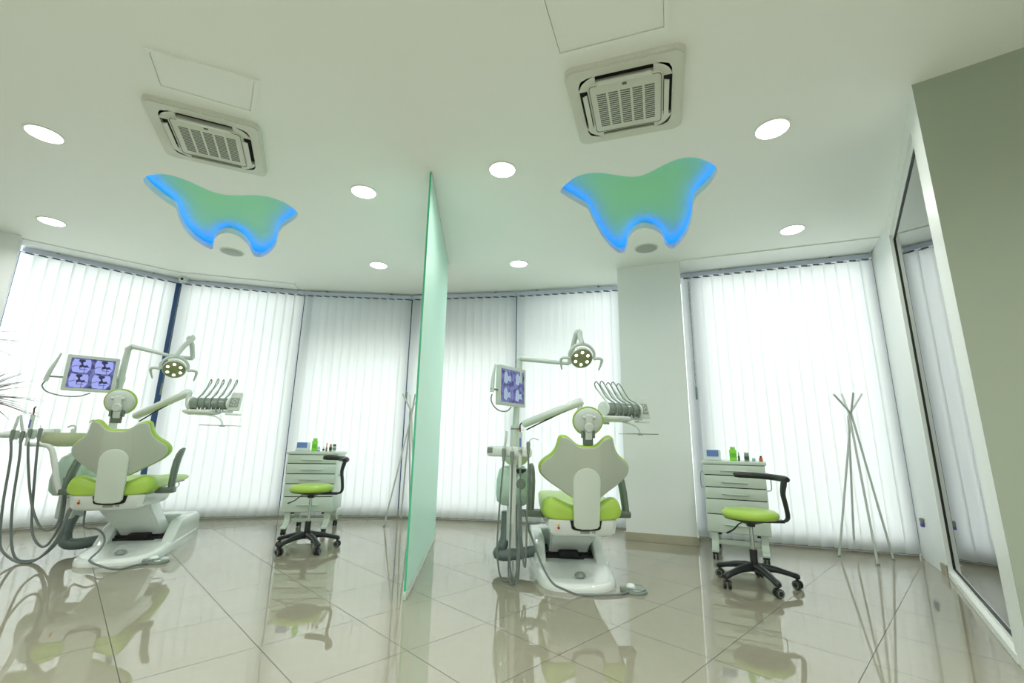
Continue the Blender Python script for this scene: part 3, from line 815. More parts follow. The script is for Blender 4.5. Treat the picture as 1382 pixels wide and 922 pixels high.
# ================================================================== DENTAL UNITS
def instrument_head(t, o, yaw, plate_dx):
    """dentist's instrument table: local x along the row, y away"""
    Mx = T(*o) @ rotz(yaw)
    m = MB(); sec = []
    m2 = MB()
    # half round grey body
    prof = [(.065 * math.cos(a), .052 * math.sin(a)) for a in [2 * PI * k / 20 for k in range(20)]]
    m.prism(prof, -.15, .17, M=Mx @ frame((0, 0, 0), (0, 1, 0), (0, 0, 1), (1, 0, 0)), bev=.012, seg=3)
    body = part('instrument_cradle', m, M_GREY if False else mat('cradle_grey_green', rgb(132, 148, 136), .3, coat=.3), t, world=True)
    m = MB(); m.prism([(a * 1.12, b * 1.15) for a, b in prof], .168, .186, M=Mx @ frame((0, 0, 0), (0, 1, 0), (0, 0, 1), (1, 0, 0)), bev=.006)
    mE2 = MB(); mE2.prism([(a * 1.12, b * 1.15) for a, b in prof], -.168, -.148, M=Mx @ frame((0, 0, 0), (0, 1, 0), (0, 0, 1), (1, 0, 0)), bev=.006)
    part('end_cap', m, M_WHITE, body, world=True)
    m = mE2; part('end_cap', m, M_WHITE, body, world=True)
    # lower oval shell
    m = MB()
    for z, s_ in ((-.062, 1.0), (-.075, 1.04), (-.098, .95), (-.108, .75)):
        pass
    rings = [[(Mx @ Vector((-.06 + .155 * s_ * math.cos(a), .0 + .10 * s_ * math.sin(a), z))) for a in [2 * PI * k / 28 for k in range(28)]] for z, s_ in ((-.058, .98), (-.066, 1.05), (-.086, 1.0), (-.102, .72))]
    loft(m, rings); part('table_shell', m, M_WHITE, t, world=True, smooth=60)
    m = MB()
    for k_, cx in enumerate((-.075, -.045, -.01, .045, .08, .115)):
        m.tube([Mx @ Vector((cx, -.05, -.04)), Mx @ Vector((cx + .004, -.058, -.075))], .008, 8)
    part('hose_couplings', m, M_CHROME, t, world=True)
    m = MB(); m.box(.055, .20, -.05, .02, -.078, -.060, bev=.008, M=Mx); part('side_shelf', m, M_WHITE2, t, world=True)
    # control panel
    Mp = Mx @ T(.225, -.02, .02) @ Matrix.Rotation(-.25, 4, 'X')
    m = MB(); m.prism([(-.052, -.085), (.052, -.085), (.048, .07), (.040, .085), (-.036, .085), (-.045, .07)], -.012, .012, M=Mp @ frame((0, 0, 0), (1, 0, 0), (0, 0, 1), (0, -1, 0)), bev=.006)
    cp = part('control_panel', m, M_WHITE2, t, world=True)
    m = MB(); m.box(-.038, .038, -.0145, -.010, -.055, .035, bev=.002, M=Mp); pd = part('key_pad', m, mat('key_pad_grey', rgb(150, 162, 150), .4), cp, world=True)
    m = MB()
    for (kx, kz) in ((0, .018), (.018, .002), (-.018, .002), (0, -.010), (-.022, -.032), (.022, -.032), (0, -.036)): m.lathe([(0, .003), (.006, .003), (.0065, 0)], 12, M=Mp @ frame((kx, -.0145, kz), (1, 0, 0), (0, 0, 1), (0, -1, 0)))
    m2 = m
    mp = mat('key_white', rgb(200, 208, 200), .5); me_ = MB(); me_.v, me_.f = m2.v, m2.f
    pdk = part('keys', me_, mp, cp, world=True)
    m = MB(); m.box(-.055, .06, -.03, .03, -.10, -.085, bev=.006, M=Mx @ T(.215, -.015, 0)); part('panel_foot', m, M_WHITE, cp, world=True)
    # five handpieces with their whip arms
    for j in range(5):
        x = -.115 + j * .058
        ln = random.uniform(-.006, .006)
        top = Vector((x + ln, .165, .232 + (.008 if j % 2 else 0)))
        m = MB(); m.tube([Mx @ Vector((x, -.005, .035)), Mx @ Vector((x, .065, .105)), Mx @ (top + Vector((0, -.012, -.045)))], [.008, .0085, .0075], 10, smooth=3)
        hp = part('handpiece', m, M_WHITE2, t, world=True)
        m = MB(); m.tube([Mx @ (top + Vector((0, -.012, -.047))), Mx @ (top + Vector((0, .006, -.016)))], [.007, .005], 10); part('handpiece_head', m, M_CHROME, hp, world=True)
        m = MB(); m.tube([Mx @ (top + Vector((0, .006, -.018))), Mx @ (top + Vector((.003, -.006, .004))), Mx @ (top + Vector((.008, -.035, -.010))), Mx @ Vector((x + .020, .045, .10)), Mx @ Vector((x + .03, -.05, .045)), Mx @ Vector((x + .036, -.075, -.02)), Mx @ Vector((x + .03, -.060, -.065))], .0045, 8, smooth=5)
        part('whip_arm', m, M_GREYL, hp, world=True)
    # plate on its curved arm
    m = MB(); m.tube([Mx @ Vector((.0, -.03, -.10)), Mx @ Vector((.08, -.04, -.115)), Mx @ Vector((.14, -.05, -.145)), Mx @ Vector((.16, -.05, -.185))], .010, 10, smooth=5, flat=.6)
    part('plate_arm', m, M_WHITE, t, world=True)
    m = MB(); m.prism(rounded(.29, .17, .02), -.196, -.190, M=Mx @ T(.145 + plate_dx, -.05, 0), bev=.002); m.tube([Mx @ Vector((.16, -.05, -.19)), Mx @ Vector((.16, -.05, -.203))], .02, 12)
    part('instrument_plate', m, M_CHROME, t, world=True)

def lamp_head(t, c, yaw, endp):
    """operating lamp: c = centre of the reflector disc, endp = end of the pole arm"""
    N = (rotz(yaw) @ Vector((0, -.80, -.60, 0))).xyz.normalized()
    X = (rotz(yaw) @ Vector((1, 0, 0, 0))).xyz
    Y = N.cross(X).normalized()
    if Y.z < 0: Y = -Y; 
    Mx = frame(c, X, Y, X.cross(Y))            # local z = X x Y
    if Mx.col[2].xyz.dot(N) < 0: Mx = frame(c, -X, Y, (-X).cross(Y))
    m = MB(); m.lathe([(0, .0), (.088, .0), (.092, -.004), (.092, -.02), (.08, -.045), (.05, -.062), (0, -.068)], 32, M=Mx); ho = part('lamp_head', m, M_WHITE2, t, world=True)
    m = MB(); m.lathe([(0, .004), (.082, .003), (.086, .0)], 32, M=Mx); m.box(-.088, .088, -.003, .003, .003, .0055, M=Mx); part('lamp_face', m, mat('lamp_face_olive', rgb(150, 156, 120), .35, metal=.3), ho, world=True)
    for k_ in range(6):
        a = PI / 2 + k_ * PI / 3
        m = MB(); m.lathe([(0, .009), (.010, .008), (.013, .003)], 16, M=Mx @ T(.056 * math.cos(a), .056 * math.sin(a), 0)); part('led', m, M_LEDW, ho, world=True)
    Z = Vector((0, 0, 1))
    l, r = c - X * .100, c + X * .100
    m = MB(); m.tube([l, l + Y * .05 - N * .015, c - X * .06 + Y * .098 - N * .03, c + Y * .118 - N * .03, c + X * .06 + Y * .098 - N * .03, r + Y * .05 - N * .015, r], .013, 10, smooth=6, flat=.7)
    fk = part('lamp_fork', m, M_WHITE2, t, world=True)
    for s_, b in ((-1, l), (1, r)):
        m = MB(); m.tube([b, b + X * s_ * .045 + Y * .004, b + X * s_ * .070 - Y * .010, b + X * s_ * .068 - Y * .05, b + X * s_ * .055 - Y * .105], [.013, .012, .012, .010, .006], 10, smooth=4)
        part('lamp_handle', m, M_WHITE2, fk, world=True)
    ft = c + Y * .118 - N * .03
    apex = (ft + endp) / 2 + Z * .20 + X * .02
    m = MB(); m.tube([endp, endp.lerp(apex, .55) + Z * .02, apex - Z * .02 - X * .012, apex], [.018, .022, .021, .018], 12, smooth=5); m.tube([apex + Z * .004, apex - Z * .012 + X * .016, ft.lerp(apex, .5), ft], [.02, .024, .022, .018], 12, smooth=5)
    part('lamp_neck', m, M_WHITE2, t, world=True)

def monitor(t, c, yaw, w, h, cam_side, pole, flat_pic):
    Mx = T(*c) @ rotz(yaw) @ Matrix.Rotation(.0, 4, 'X')
    Fr = Mx @ frame((0, 0, 0), (1, 0, 0), (0, 0, 1), (0, -1, 0))
    m = MB(); m.prism(rounded(w, h, .012), -.018, .018, M=Fr, bev=.004); mo = part('monitor', m, M_WHITE2, t, world=True)
    m = MB(); m.prism(rounded(w - .055, h - .055, .002), .0182, .0188, M=Fr); part('screen', m, M_SCREEN, mo, world=True, smooth=0)
    sw, sh = (w - .055) / 2, (h - .055) / 2
    for qx in (-.5, .5):
        for qz in (-.5, .5):
            cx, cz = qx * sw, qz * sh
            a_, b_ = sw * .5, sh * .5
            def P_(l): return [(cx + u * a_, cz + v * b_) for u, v in l]
            if flat_pic:
                mL = MB(); mL.prism(P_([(-.55, -.6), (-.1, -.8), (.2, -.35), (.6, -.5), (.55, .3), (.15, .15), (-.1, .75), (-.5, .5)]), .0189, .0190, M=Fr)
                part('picture', mL, M_SCRF, mo, world=True, smooth=0); continue
            mL = MB(); mL.prism(P_([(-.82, -.30), (-.70, -.86), (-.1, -.95), (.55, -.90), (.86, -.3), (.80, .55), (.70, .86), (-.2, .80), (-.72, .88), (-.85, .3)]), .0189, .0190, M=Fr)
            pc = part('picture', mL, M_SCRL, mo, world=True, smooth=0)
            mD = MB(); mD.prism(P_([(-.25, .81), (.22, .82), (.30, .60), (.08, .42), (.10, .22), (-.02, .16), (-.14, .40), (-.34, .58)]), .0191, .0192, M=Fr)
            mD.prism(P_([(-.02, .17), (.10, .23), (.22, .02), (.50, .12), (.62, -.12), (.34, -.26), (.12, -.16), (.02, -.26), (-.14, -.24), (-.22, -.02)]), .0191, .0192, M=Fr)
            for l in ([(-.86, -.22), (-.30, .06), (-.28, .0), (-.84, -.29)], [(.28, -.26), (.33, -.26), (.33, -.92), (.28, -.92)], [(-.20, -.10), (-.14, -.10), (-.06, -.46), (.50, -.44), (.50, -.50), (-.12, -.53)], [(.50, -.20), (.86, -.28), (.86, -.22), (.50, -.12)]): mD.prism(P_(l), .0191, .0192, M=Fr)
            part('dark_outline', mD, M_SCRD, pc, world=True, smooth=0)
    # intra-oral camera in its holder on the left edge
    e = -w / 2
    m = MB(); m.tube([Mx @ Vector((e - .105, 0, -.09)), Mx @ Vector((e - .09, 0, .0)), Mx @ Vector((e - .062, -.0, .10)), Mx @ Vector((e - .045, -.01, .165))] if not flat_pic else [Mx @ Vector((e - .07, -.0, -.07)), Mx @ Vector((e - .065, 0, .02)), Mx @ Vector((e - .05, 0, .1)), Mx @ Vector((e - .045, -.01, .16))], [.017, .016, .010, .006], 10, smooth=4)
    ic = part('mouth_camera', m, M_WHITE2, mo, world=True)
    m = MB(); m.box(e - .085, e + .01, -.008, .008, -.055, -.04, bev=.003, M=Mx); part('camera_holder', m, M_GREYL, mo, world=True)
    m = MB(); s0 = e - (.105 if not flat_pic else .07)
    m.tube([Mx @ Vector((s0, 0, -.09)), Mx @ Vector((s0 - .012, 0, -.135)), Mx @ Vector((s0 + .03, 0, -.185)), Mx @ Vector((e + .03, -.01, -h / 2 - .05)), Mx @ Vector((e + .13, -.01, -h / 2 - .045)), Mx @ Vector((e + .20, 0, -h / 2 - .01))], .0055, 8, smooth=6)
    part('camera_cable', m, M_GREYL, ic, world=True)
    m = MB(); m.tube([Mx @ Vector((w * .3, .018, -.02)), pole + Vector((0, 0, .0))], .014, 10); m.tube([pole - Vector((0, 0, .025)), pole + Vector((0, 0, .025))], .036, 16); part('monitor_mount', m, M_WHITE2, mo, world=True)

# ---- right-hand unit
t = thing('dental_unit', 'dental unit with turned monitor, lamp and hanging hoses, beside the right chair', 'dental unit', (.03, 3.95, 0), 0, 'dental units')
m = MB(); p0, p1 = at(690, 640, 3.98), at(696.5, 604, 3.98)
m.tube([at(690, 690, 3.98), at(695.5, 575, 3.98)], .038, 18); m.tube([at(695.5, 580, 3.98), at(700.5, 496, 3.98), at(701, 487, 3.98), at(703, 484.5, 3.97), at(710, 485, 3.96), at(768, 491, 3.85)], [.027, .027, .027, .026, .022, .015], 16, smooth=5)
part('pole', m, M_WHITE2, t, world=True)
m = MB(); m.tube([at(692, 579, 3.98), at(699, 578.5, 3.98)], .001, 6); q = at(695.4, 579, 3.98); m.tube([q - Vector((0, 0, .006)), q + Vector((0, 0, .006))], .0405, 18); part('pole_collar', m, M_GREYL, t, world=True)
# arm to the instrument head
a0, a1 = at(706, 573, 3.93), at(786, 541.5, 3.74)
m = MB(); m.tube([a0, a0.lerp(a1, .02), a0.lerp(a1, .98), a1], [.030, .040, .044, .034], 16, flat=.8); ar = part('table_arm', m, M_WHITE, t, world=True, smooth=60)
m = MB(); m.tube([a0 + Vector((.03, -.0, -.044)), a0.lerp(a1, .3) + Vector((0, 0, -.044)), a1 + Vector((-.06, 0, -.044))], .006, 6); part('arm_underside', m, M_BLACK, ar, world=True)
m = MB(); q = at(783, 552, 3.74); m.tube([q + Vector((0, 0, .03)), q, q - Vector((0, 0, .06)), q - Vector((-.0, 0, .10))], [.020, .022, .036, .034], 14); q2 = at(822, 566, 3.72); m.tube([q - Vector((0, 0, .09)), q2 - Vector((0, 0, .02))], .022, 12)
part('arm_joint', m, M_WHITE2, ar, world=True)
HR = at(836, 553, 3.70); instrument_head(t, HR, math.radians(25), 0)
lamp_head(t, at(785, 484, 3.66), math.radians(3), at(768, 491, 3.85))
mc = at(690, 522, 3.88); monitor(t, mc, math.radians(55), .40, .335, -1, at(699.5, 512, 3.98), True)
# bowl and hose bar
bc = at(697, 610, 3.83)
m = MB(); m.lathe([(0, -.115), (.04, -.112), (.08, -.09), (.108, -.05), (.118, 0), (.122, .02), (.116, .02), (.105, -.03), (.06, -.085), (0, -.10)], 28, M=T(*bc)); part('spittoon_bowl', m, M_BOWL, t, world=True, smooth=60)
m = MB(); b0_, b1_ = at(664, 609, 3.52), at(716, 611, 3.38)
dd = (b1_ - b0_); Lb = dd.length; Mb = frame(b0_, dd, Vector((0, 0, 1)).cross(dd), (0, 0, 1))
m.box(-.03, Lb, -.045, .045, -.038, .040, bev=.026, seg=4, M=Mb); bar = part('hose_bar', m, M_WHITE, t, world=True)
m = MB(); m.box(-.012, .028, -.054, .0, -.012, .03, bev=.002, M=Mb); part('bar_slot', m, M_GREYL, bar, world=True)
hosesR = [(680, 3.40, 640, [(678, 640), (673, 700), (671, 745), (676, 780), (688, 796), (697, 782)]),
          (691, 3.38, 615, [(691, 640), (689, 700), (688, 760), (693, 792), (699, 782), (702, 735)]),
          (702, 3.36, 612, [(702, 660), (700, 720), (698, 765), (692, 796), (686, 772), (689, 720)]),
          (713, 3.35, 610, [(713, 640), (711, 700), (710, 740), (708.5, 766), (705, 745), (703, 700)])]
def rest_instrument(t, px, Y, kind, y_top, y_bar, dx=0):
    base = at(px, y_bar, Y); tip = at(px + dx, y_top, Y)
    m = MB()
    m.tube([base - Vector((0, 0, .055)), base + Vector((0, 0, .02)), base + Vector((0, 0, .035))], [.011, .015, .012], 10)
    ip = part('hose_instrument', m, M_GREYL, t, world=True)
    m = MB()
    if kind == 'suction': m.tube([base + Vector((0, 0, .03)), base.lerp(tip, .55) + Vector((.002, 0, 0)), tip], [.009, .010, .007], 10, smooth=4)
    elif kind == 'thin': m.tube([base + Vector((0, 0, .03)), tip], [.004, .003], 8)
    elif kind == 'curing':
        m.tube([base + Vector((0, 0, -.10)), base.lerp(tip, .7)], [.013, .015], 12)
    else: m.tube([base + Vector((0, 0, .03)), base + Vector((.03, 0, .06)), tip], .004, 8, smooth=3)
    part('instrument_tip', m, M_WHITE2, ip, world=True)
    if kind == 'curing':
        m = MB(); a_ = base.lerp(tip, .70); m.tube([a_, a_ + Vector((0, 0, .022)), tip + Vector((0, 0, -.015)), tip + Vector((.012, 0, .002))], [.004, .0055, .005, .004], 8, smooth=3); part('light_guide', m, M_BLACK, ip, world=True)
        m = MB(); m.lathe([(0, 0), (.026, .0), (.026, .003), (0, .003)], 20, M=T(*(a_ + Vector((0, 0, .012))))); part('orange_shield', m, mat('orange_shield', rgb(215, 120, 70), .3), ip, world=True)
        m = MB(); c_ = base.lerp(tip, .30); m.box(-.006, .006, -.019, -.010, -.02, .045, bev=.003, M=T(*c_)); part('blue_switch', m, M_BLUE, ip, world=True)
    return ip
kinds = [('suction', 582, 612, 4), ('thin', 581, 616, 0), ('curing', 571, 612, 0), ('syringe', 594, 603, 14)]
for (hx, Y, hy, pts_), (kd, yt, yb, dx) in zip(hosesR, kinds):
    ip = rest_instrument(t, hx, Y, kd, yt, yb, dx)
    m = MB(); st = at(hx, yb, Y) - Vector((0, 0, .05))
    P = [st] + [at(px, py, Y + (.03 * (i - 2) if i > 2 else 0)) for i, (px, py) in enumerate(pts_)]
    for p_ in P: p_.z = max(p_.z, .012)
    e = at(pts_[-1][0], 672, 3.82); P.append(e); P.append(at(697, 655, 3.85))
    m.tube(P, .0065, 8, smooth=6); part('hose', m, M_HOSE, ip, world=True)
# cuspidor body, post, foot and waste hose
m = MB(); c0 = at(693, 662, 3.88)
sec = []
for z, wx, wy in ((.47, .10, .09), (.50, .135, .12), (.56, .145, .13), (.66, .142, .13), (.74, .125, .115), (.775, .09, .08)):
    sec.append([(c0.x + wx * math.copysign(abs(math.cos(a)) ** .6, math.cos(a)), c0.y + wy * math.copysign(abs(math.sin(a)) ** .6, math.sin(a)), z) for a in [2 * PI * k / 28 for k in range(28)]])
loft(m, sec); bd = part('cuspidor_body', m, M_GREENP, t, world=True, smooth=60)
m = MB(); m.lathe([(0, .012), (.034, .010), (.040, 0)], 24, M=frame(at(703, 653, c0.y - .128), (1, 0, 0), (0, 0, 1), (0, -1, 0))); part('filter_cap', m, M_GREYL, bd, world=True)
m = MB(); m.prism([(.05 * math.cos(a), .035 * math.sin(a)) for a in [PI + PI * k / 12 for k in range(13)]], 0, .012, M=frame(at(702, 633, c0.y - .128), (1, 0, 0), (0, 0, 1), (0, -1, 0))); part('dark_recess', m, M_BLACK, bd, world=True)
m = MB(); q = at(692, 650, 3.54); m.box(q.x - .026, q.x + .026, 3.52, 3.565, .21, .86, bev=.010); m.tube([(q.x, 3.55, .60), (q.x, 3.80, .60)], .022, 12); m.tube([(q.x, 3.55, .82), (q.x + .005, 3.46, .84)], .020, 12); part('hanger_post', m, M_WHITE, t, world=True)
m = MB(); q = at(692, 700, 3.84); m.box(q.x - .05, q.x + .06, 3.79, 3.93, .20, .48, bev=.02, seg=3); part('pedestal', m, M_GREENP if False else M_WHITE2, t, world=True)
m = MB(); m.tube([(.03, 3.92, .40), (-.13, 3.98, .44), (.22, 3.90, .42), (.30, 3.86, .42)][0:1] + [(.16, 3.90, .40), (.28, 3.86, .40)], .030, 14); part('chair_link', m, M_WHITE2, t, world=True)
m = MB()
P = [at(684, 690, 3.86), at(683, 712, 3.86), at(682, 728, 3.85), at(676, 741, 3.84), at(671, 747.5, 3.82), at(680, 750, 3.80), at(700, 747.5, 3.80), at(724, 743, 3.82)]
PP = []
for i in range(len(P) - 1):
    for k_ in range(10): PP.append(P[i].lerp(P[i + 1], k_ / 10))
for i in range(12): 
    PP = [PP[0]] + [(PP[j - 1] + PP[j] * 2 + PP[j + 1]) / 4 for j in range(1, len(PP) - 1)] + [PP[-1]]
for p_ in PP: p_.z = max(p_.z, .048)
m.tube(PP, [.040 + (.004 if j % 2 else 0) for j in range(len(PP))], 16); part('waste_hose', m, M_CORR, t, world=True, smooth=60)

# ---- left-hand unit
t = thing('dental_unit', 'dental unit with x-ray pictures on its monitor and long looping hoses, beside the left chair', 'dental unit', (-3.62, 4.3, 0), math.radians(19), 'dental units')
YP = 4.32
m = MB(); m.tube([at(150, 600, YP), at(157, 540, YP), at(172, 476, YP), at(174, 471, YP), at(178, 468.5, YP), at(184, 469, YP), at(228, 480, 4.20)], [.034, .030, .026, .026, .025, .022, .015], 16, smooth=5)
part('pole', m, M_WHITE2, t, world=True)
a0, a1 = at(182, 562, 4.20), at(256, 529, 4.16)
m = MB(); m.tube([a0, a0.lerp(a1, .02), a0.lerp(a1, .98), a1], [.030, .040, .044, .034], 16, flat=.8); ar = part('table_arm', m, M_WHITE, t, world=True, smooth=60)
m = MB(); m.tube([a0 + Vector((.05, .0, -.044)), a0.lerp(a1, .4) + Vector((0, 0, -.044)), a1 + Vector((-.06, 0, -.044))], .006, 6); part('arm_underside', m, M_BLACK, ar, world=True)
HL = at(284, 545, 4.10)
m = MB(); q = at(254, 541, 4.14); m.tube([a1 + Vector((0, 0, -.01)), q, at(256, 550, 4.13), at(268, 556, 4.12)], [.022, .022, .026, .02], 14, smooth=4)
part('arm_joint', m, M_WHITE2, ar, world=True)
instrument_head(t, HL, math.radians(4), 0)
lamp_head(t, at(235, 499, 4.10), math.radians(30), at(260, 484, 4.22))
m = MB(); m.tube([at(228, 480, 4.20), at(260, 484, 4.22)], [.015, .018], 12); part('pole_arm_end', m, M_WHITE2, t, world=True)
mc = at(123.5, 505, 4.12); monitor(t, mc, math.radians(41), .36, .325, -1, at(163, 512, YP), False)
# bowl
bc = at(88, 588, 4.02)
m = MB(); Sx = rotz(math.radians(35)) @ Matrix.Diagonal((1.55, .9, 1, 1))
m.lathe([(0, -.095), (.04, -.092), (.08, -.075), (.108, -.04), (.118, 0), (.122, .025), (.116, .025), (.105, -.02), (.06, -.065), (0, -.08)], 28, M=T(*bc) @ Sx); bw = part('spittoon_bowl', m, M_BOWL, t, world=True, smooth=60)
m = MB(); q = at(101, 583, 4.02); m.tube([q, q + Vector((0, 0, .03)), q + Vector((-.012, 0, .052)), q + Vector((-.04, -.01, .05)), q + Vector((-.055, -.015, .035))], .0075, 8, smooth=4); q = at(127, 577, 4.10); m.tube([q, q + Vector((0, 0, .05)), q + Vector((-.02, 0, .066)), q + Vector((-.045, -.01, .04))], .006, 8, smooth=4)
part('faucet', m, M_WHITE2, bw, world=True)
b0_, b1_ = at(-4, 587, 3.72), at(72, 584, 3.96)
dd = (b1_ - b0_); Lb = dd.length; Mb = frame(b0_, dd, Vector((0, 0, 1)).cross(dd), (0, 0, 1))
m = MB(); sec = []
for x_, hh, ww in ((-.02, .012, .03), (.03, .026, .045), (.12, .034, .05), (.35, .036, .05), (Lb, .036, .05)):
    sec.append([Mb @ Vector((x_, ww * math.cos(a), hh * math.sin(a))) for a in [2 * PI * k / 16 for k in range(16)]])
loft(m, sec); bar = part('hose_bar', m, M_WHITE, t, world=True, smooth=60)
for fx in (.10, .20, .34, .44):
    m = MB(); m.box(fx - .018, fx + .018, -.062, -.03, -.045, .030, bev=.008, M=Mb); part('hose_clip', m, M_WHITE2, bar, world=True)
m = MB(); m.tube([at(40, 600, 3.80), at(60, 601, 3.84), at(69, 606, 3.86), at(73, 622, 3.87), at(78, 655, 3.88), at(83, 667, 3.89), at(92, 669.5, 3.91), at(112, 669, 3.96)], [.016, .017, .019, .021, .021, .019, .017, .017], 14, smooth=5); part('hose_bar_arm', m, M_WHITE, t, world=True)
lh = [(17, 3.70, 'thin', 562, 586, 8, [(14, 620), (4, 680), (0, 725), (4, 745), (24, 765), (50, 755), (75, 730), (95, 690), (107, 680)]),
      (30, 3.74, 'suction', 560, 588, -2, [(26, 620), (17, 680), (15, 725), (20, 752), (33, 765), (55, 752), (80, 728), (92, 690), (105, 683)]),
      (40, 3.77, 'curing', 549, 585, 7, [(38, 620), (40, 660), (45, 690), (54, 711), (66, 716), (78, 706), (84, 680), (87, 645)]),
      (54, 3.80, 'suction2', 574, 584, 1, [(49, 620), (44, 680), (43, 715), (50, 733), (62, 737), (78, 715), (86, 690), (90, 645)])]
for (hx, Y, kd, yt, yb, dx, pts_) in lh:
    k2 = {'suction2': 'thin', 'thin': 'suction'}.get(kd, kd)
    ip = rest_instrument(t, hx, Y, k2, yt, yb, dx)
    st = at(hx, yb, Y) - Vector((0, 0, .05))
    P = [st] + [at(px, py, Y + .02 * max(0, i - 3)) for i, (px, py) in enumerate(pts_)]
    for p_ in P: p_.z = max(p_.z, .012)
    m = MB(); m.tube(P, .0085, 8, smooth=6); part('hose', m, M_HOSE, ip, world=True)
# cuspidor body
c0 = at(104, 642, 4.10); m = MB(); sec = []
for z, wx, wy in ((.46, .13, .10), (.50, .16, .13), (.58, .165, .14), (.68, .15, .13), (.77, .115, .11), (.82, .06, .06)):
    sec.append([(c0.x + wx * math.copysign(abs(math.cos(a)) ** .7, math.cos(a)), c0.y + wy * math.copysign(abs(math.sin(a)) ** .7, math.sin(a)), z) for a in [2 * PI * k / 28 for k in range(28)]])
loft(m, sec); part('cuspidor_body', m, M_GREENP, t, world=True, smooth=60)
m = MB(); q0 = at(104, 668, 4.10); m.box(q0.x - .09, q0.x + .06, 4.02, 4.15, .27, .47, bev=.02, seg=3); part('pedestal', m, M_WHITE2, t, world=True)
m = MB(); q0 = at(110, 675, 4.08); q1 = Vector((-3.30, 4.05, .39)); m.tube([q0, q1], .035, 14); part('chair_link', m, M_WHITE2, t, world=True)
P = [at(99, 695, 4.08), at(92, 708, 4.06), at(87, 722, 4.04), at(88, 733, 4.02), at(100, 735, 4.04), at(125, 731, 4.14), at(158, 724, 4.30)]
PP = []
for i in range(len(P) - 1):
    for k_ in range(10): PP.append(P[i].lerp(P[i + 1], k_ / 10))
for i in range(12): PP = [PP[0]] + [(PP[j - 1] + PP[j] * 2 + PP[j + 1]) / 4 for j in range(1, len(PP) - 1)] + [PP[-1]]
for p_ in PP: p_.z = max(p_.z, .052)
m = MB(); m.tube(PP, [.043 + (.004 if j % 2 else 0) for j in range(len(PP))], 16); part('waste_hose', m, M_CORR, t, world=True, smooth=60)

# ================================================================== FOOT CONTROLS
def foot_control(c, label, cable, ang):
    t = thing('foot_control', label, 'foot pedal', (c.x, c.y, 0), ang, 'foot controls')
    m = MB(); m.lathe([(0, 0), (.075, 0), (.078, .006), (.076, .014), (.070, .017), (0, .017)], 32); m.box(-.10, -.045, -.025, .03, 0, .030, bev=.006); part('pedal_base', m, M_GREYL, t)
    m = MB(); m.lathe([(0, .034), (.05, .032), (.062, .026), (.064, .020), (.06, .016)], 32, M=T(.005, 0, 0)); pb = part('pedal_disc', m, M_CHROME, t)
    m = MB(); m.lathe([(0, .050), (.02, .047), (.03, .038), (.032, .030)], 24, M=T(-.03, .012, .0)); part('pedal_knob', m, M_WHITE, pb)
    m = MB(); m.tube(cable, .0075, 8, smooth=7); part('cable', m, M_HOSE, t, world=True)
def flr(x, y, z=.010): return atz(x, y, z)
foot_control(flr(858, 799, 0), 'round steel foot pedal on the floor right of the right chair base', [at(709, 690, 3.75), at(713, 712, 3.60), at(721, 735, 3.42), flr(733, 766, .125), flr(746, 787, .085), flr(762, 796, .045), flr(782, 803), flr(810, 803.5), flr(835, 802.5), flr(851, 798, .012)], 0)
foot_control(flr(213, 759, 0), 'round steel foot pedal on the floor beside the left chair base', [at(115, 690, 4.05), at(113, 705, 4.02), at(116, 713, 3.98), at(130, 714, 3.93), at(139, 721, 3.88), at(141, 731, 3.80), at(134, 743, 3.72), at(122, 754, 3.66), at(123, 759, 3.62), flr(140, 765.5, .04), flr(160, 768.5), flr(185, 762.5), flr(201, 760)], .5)

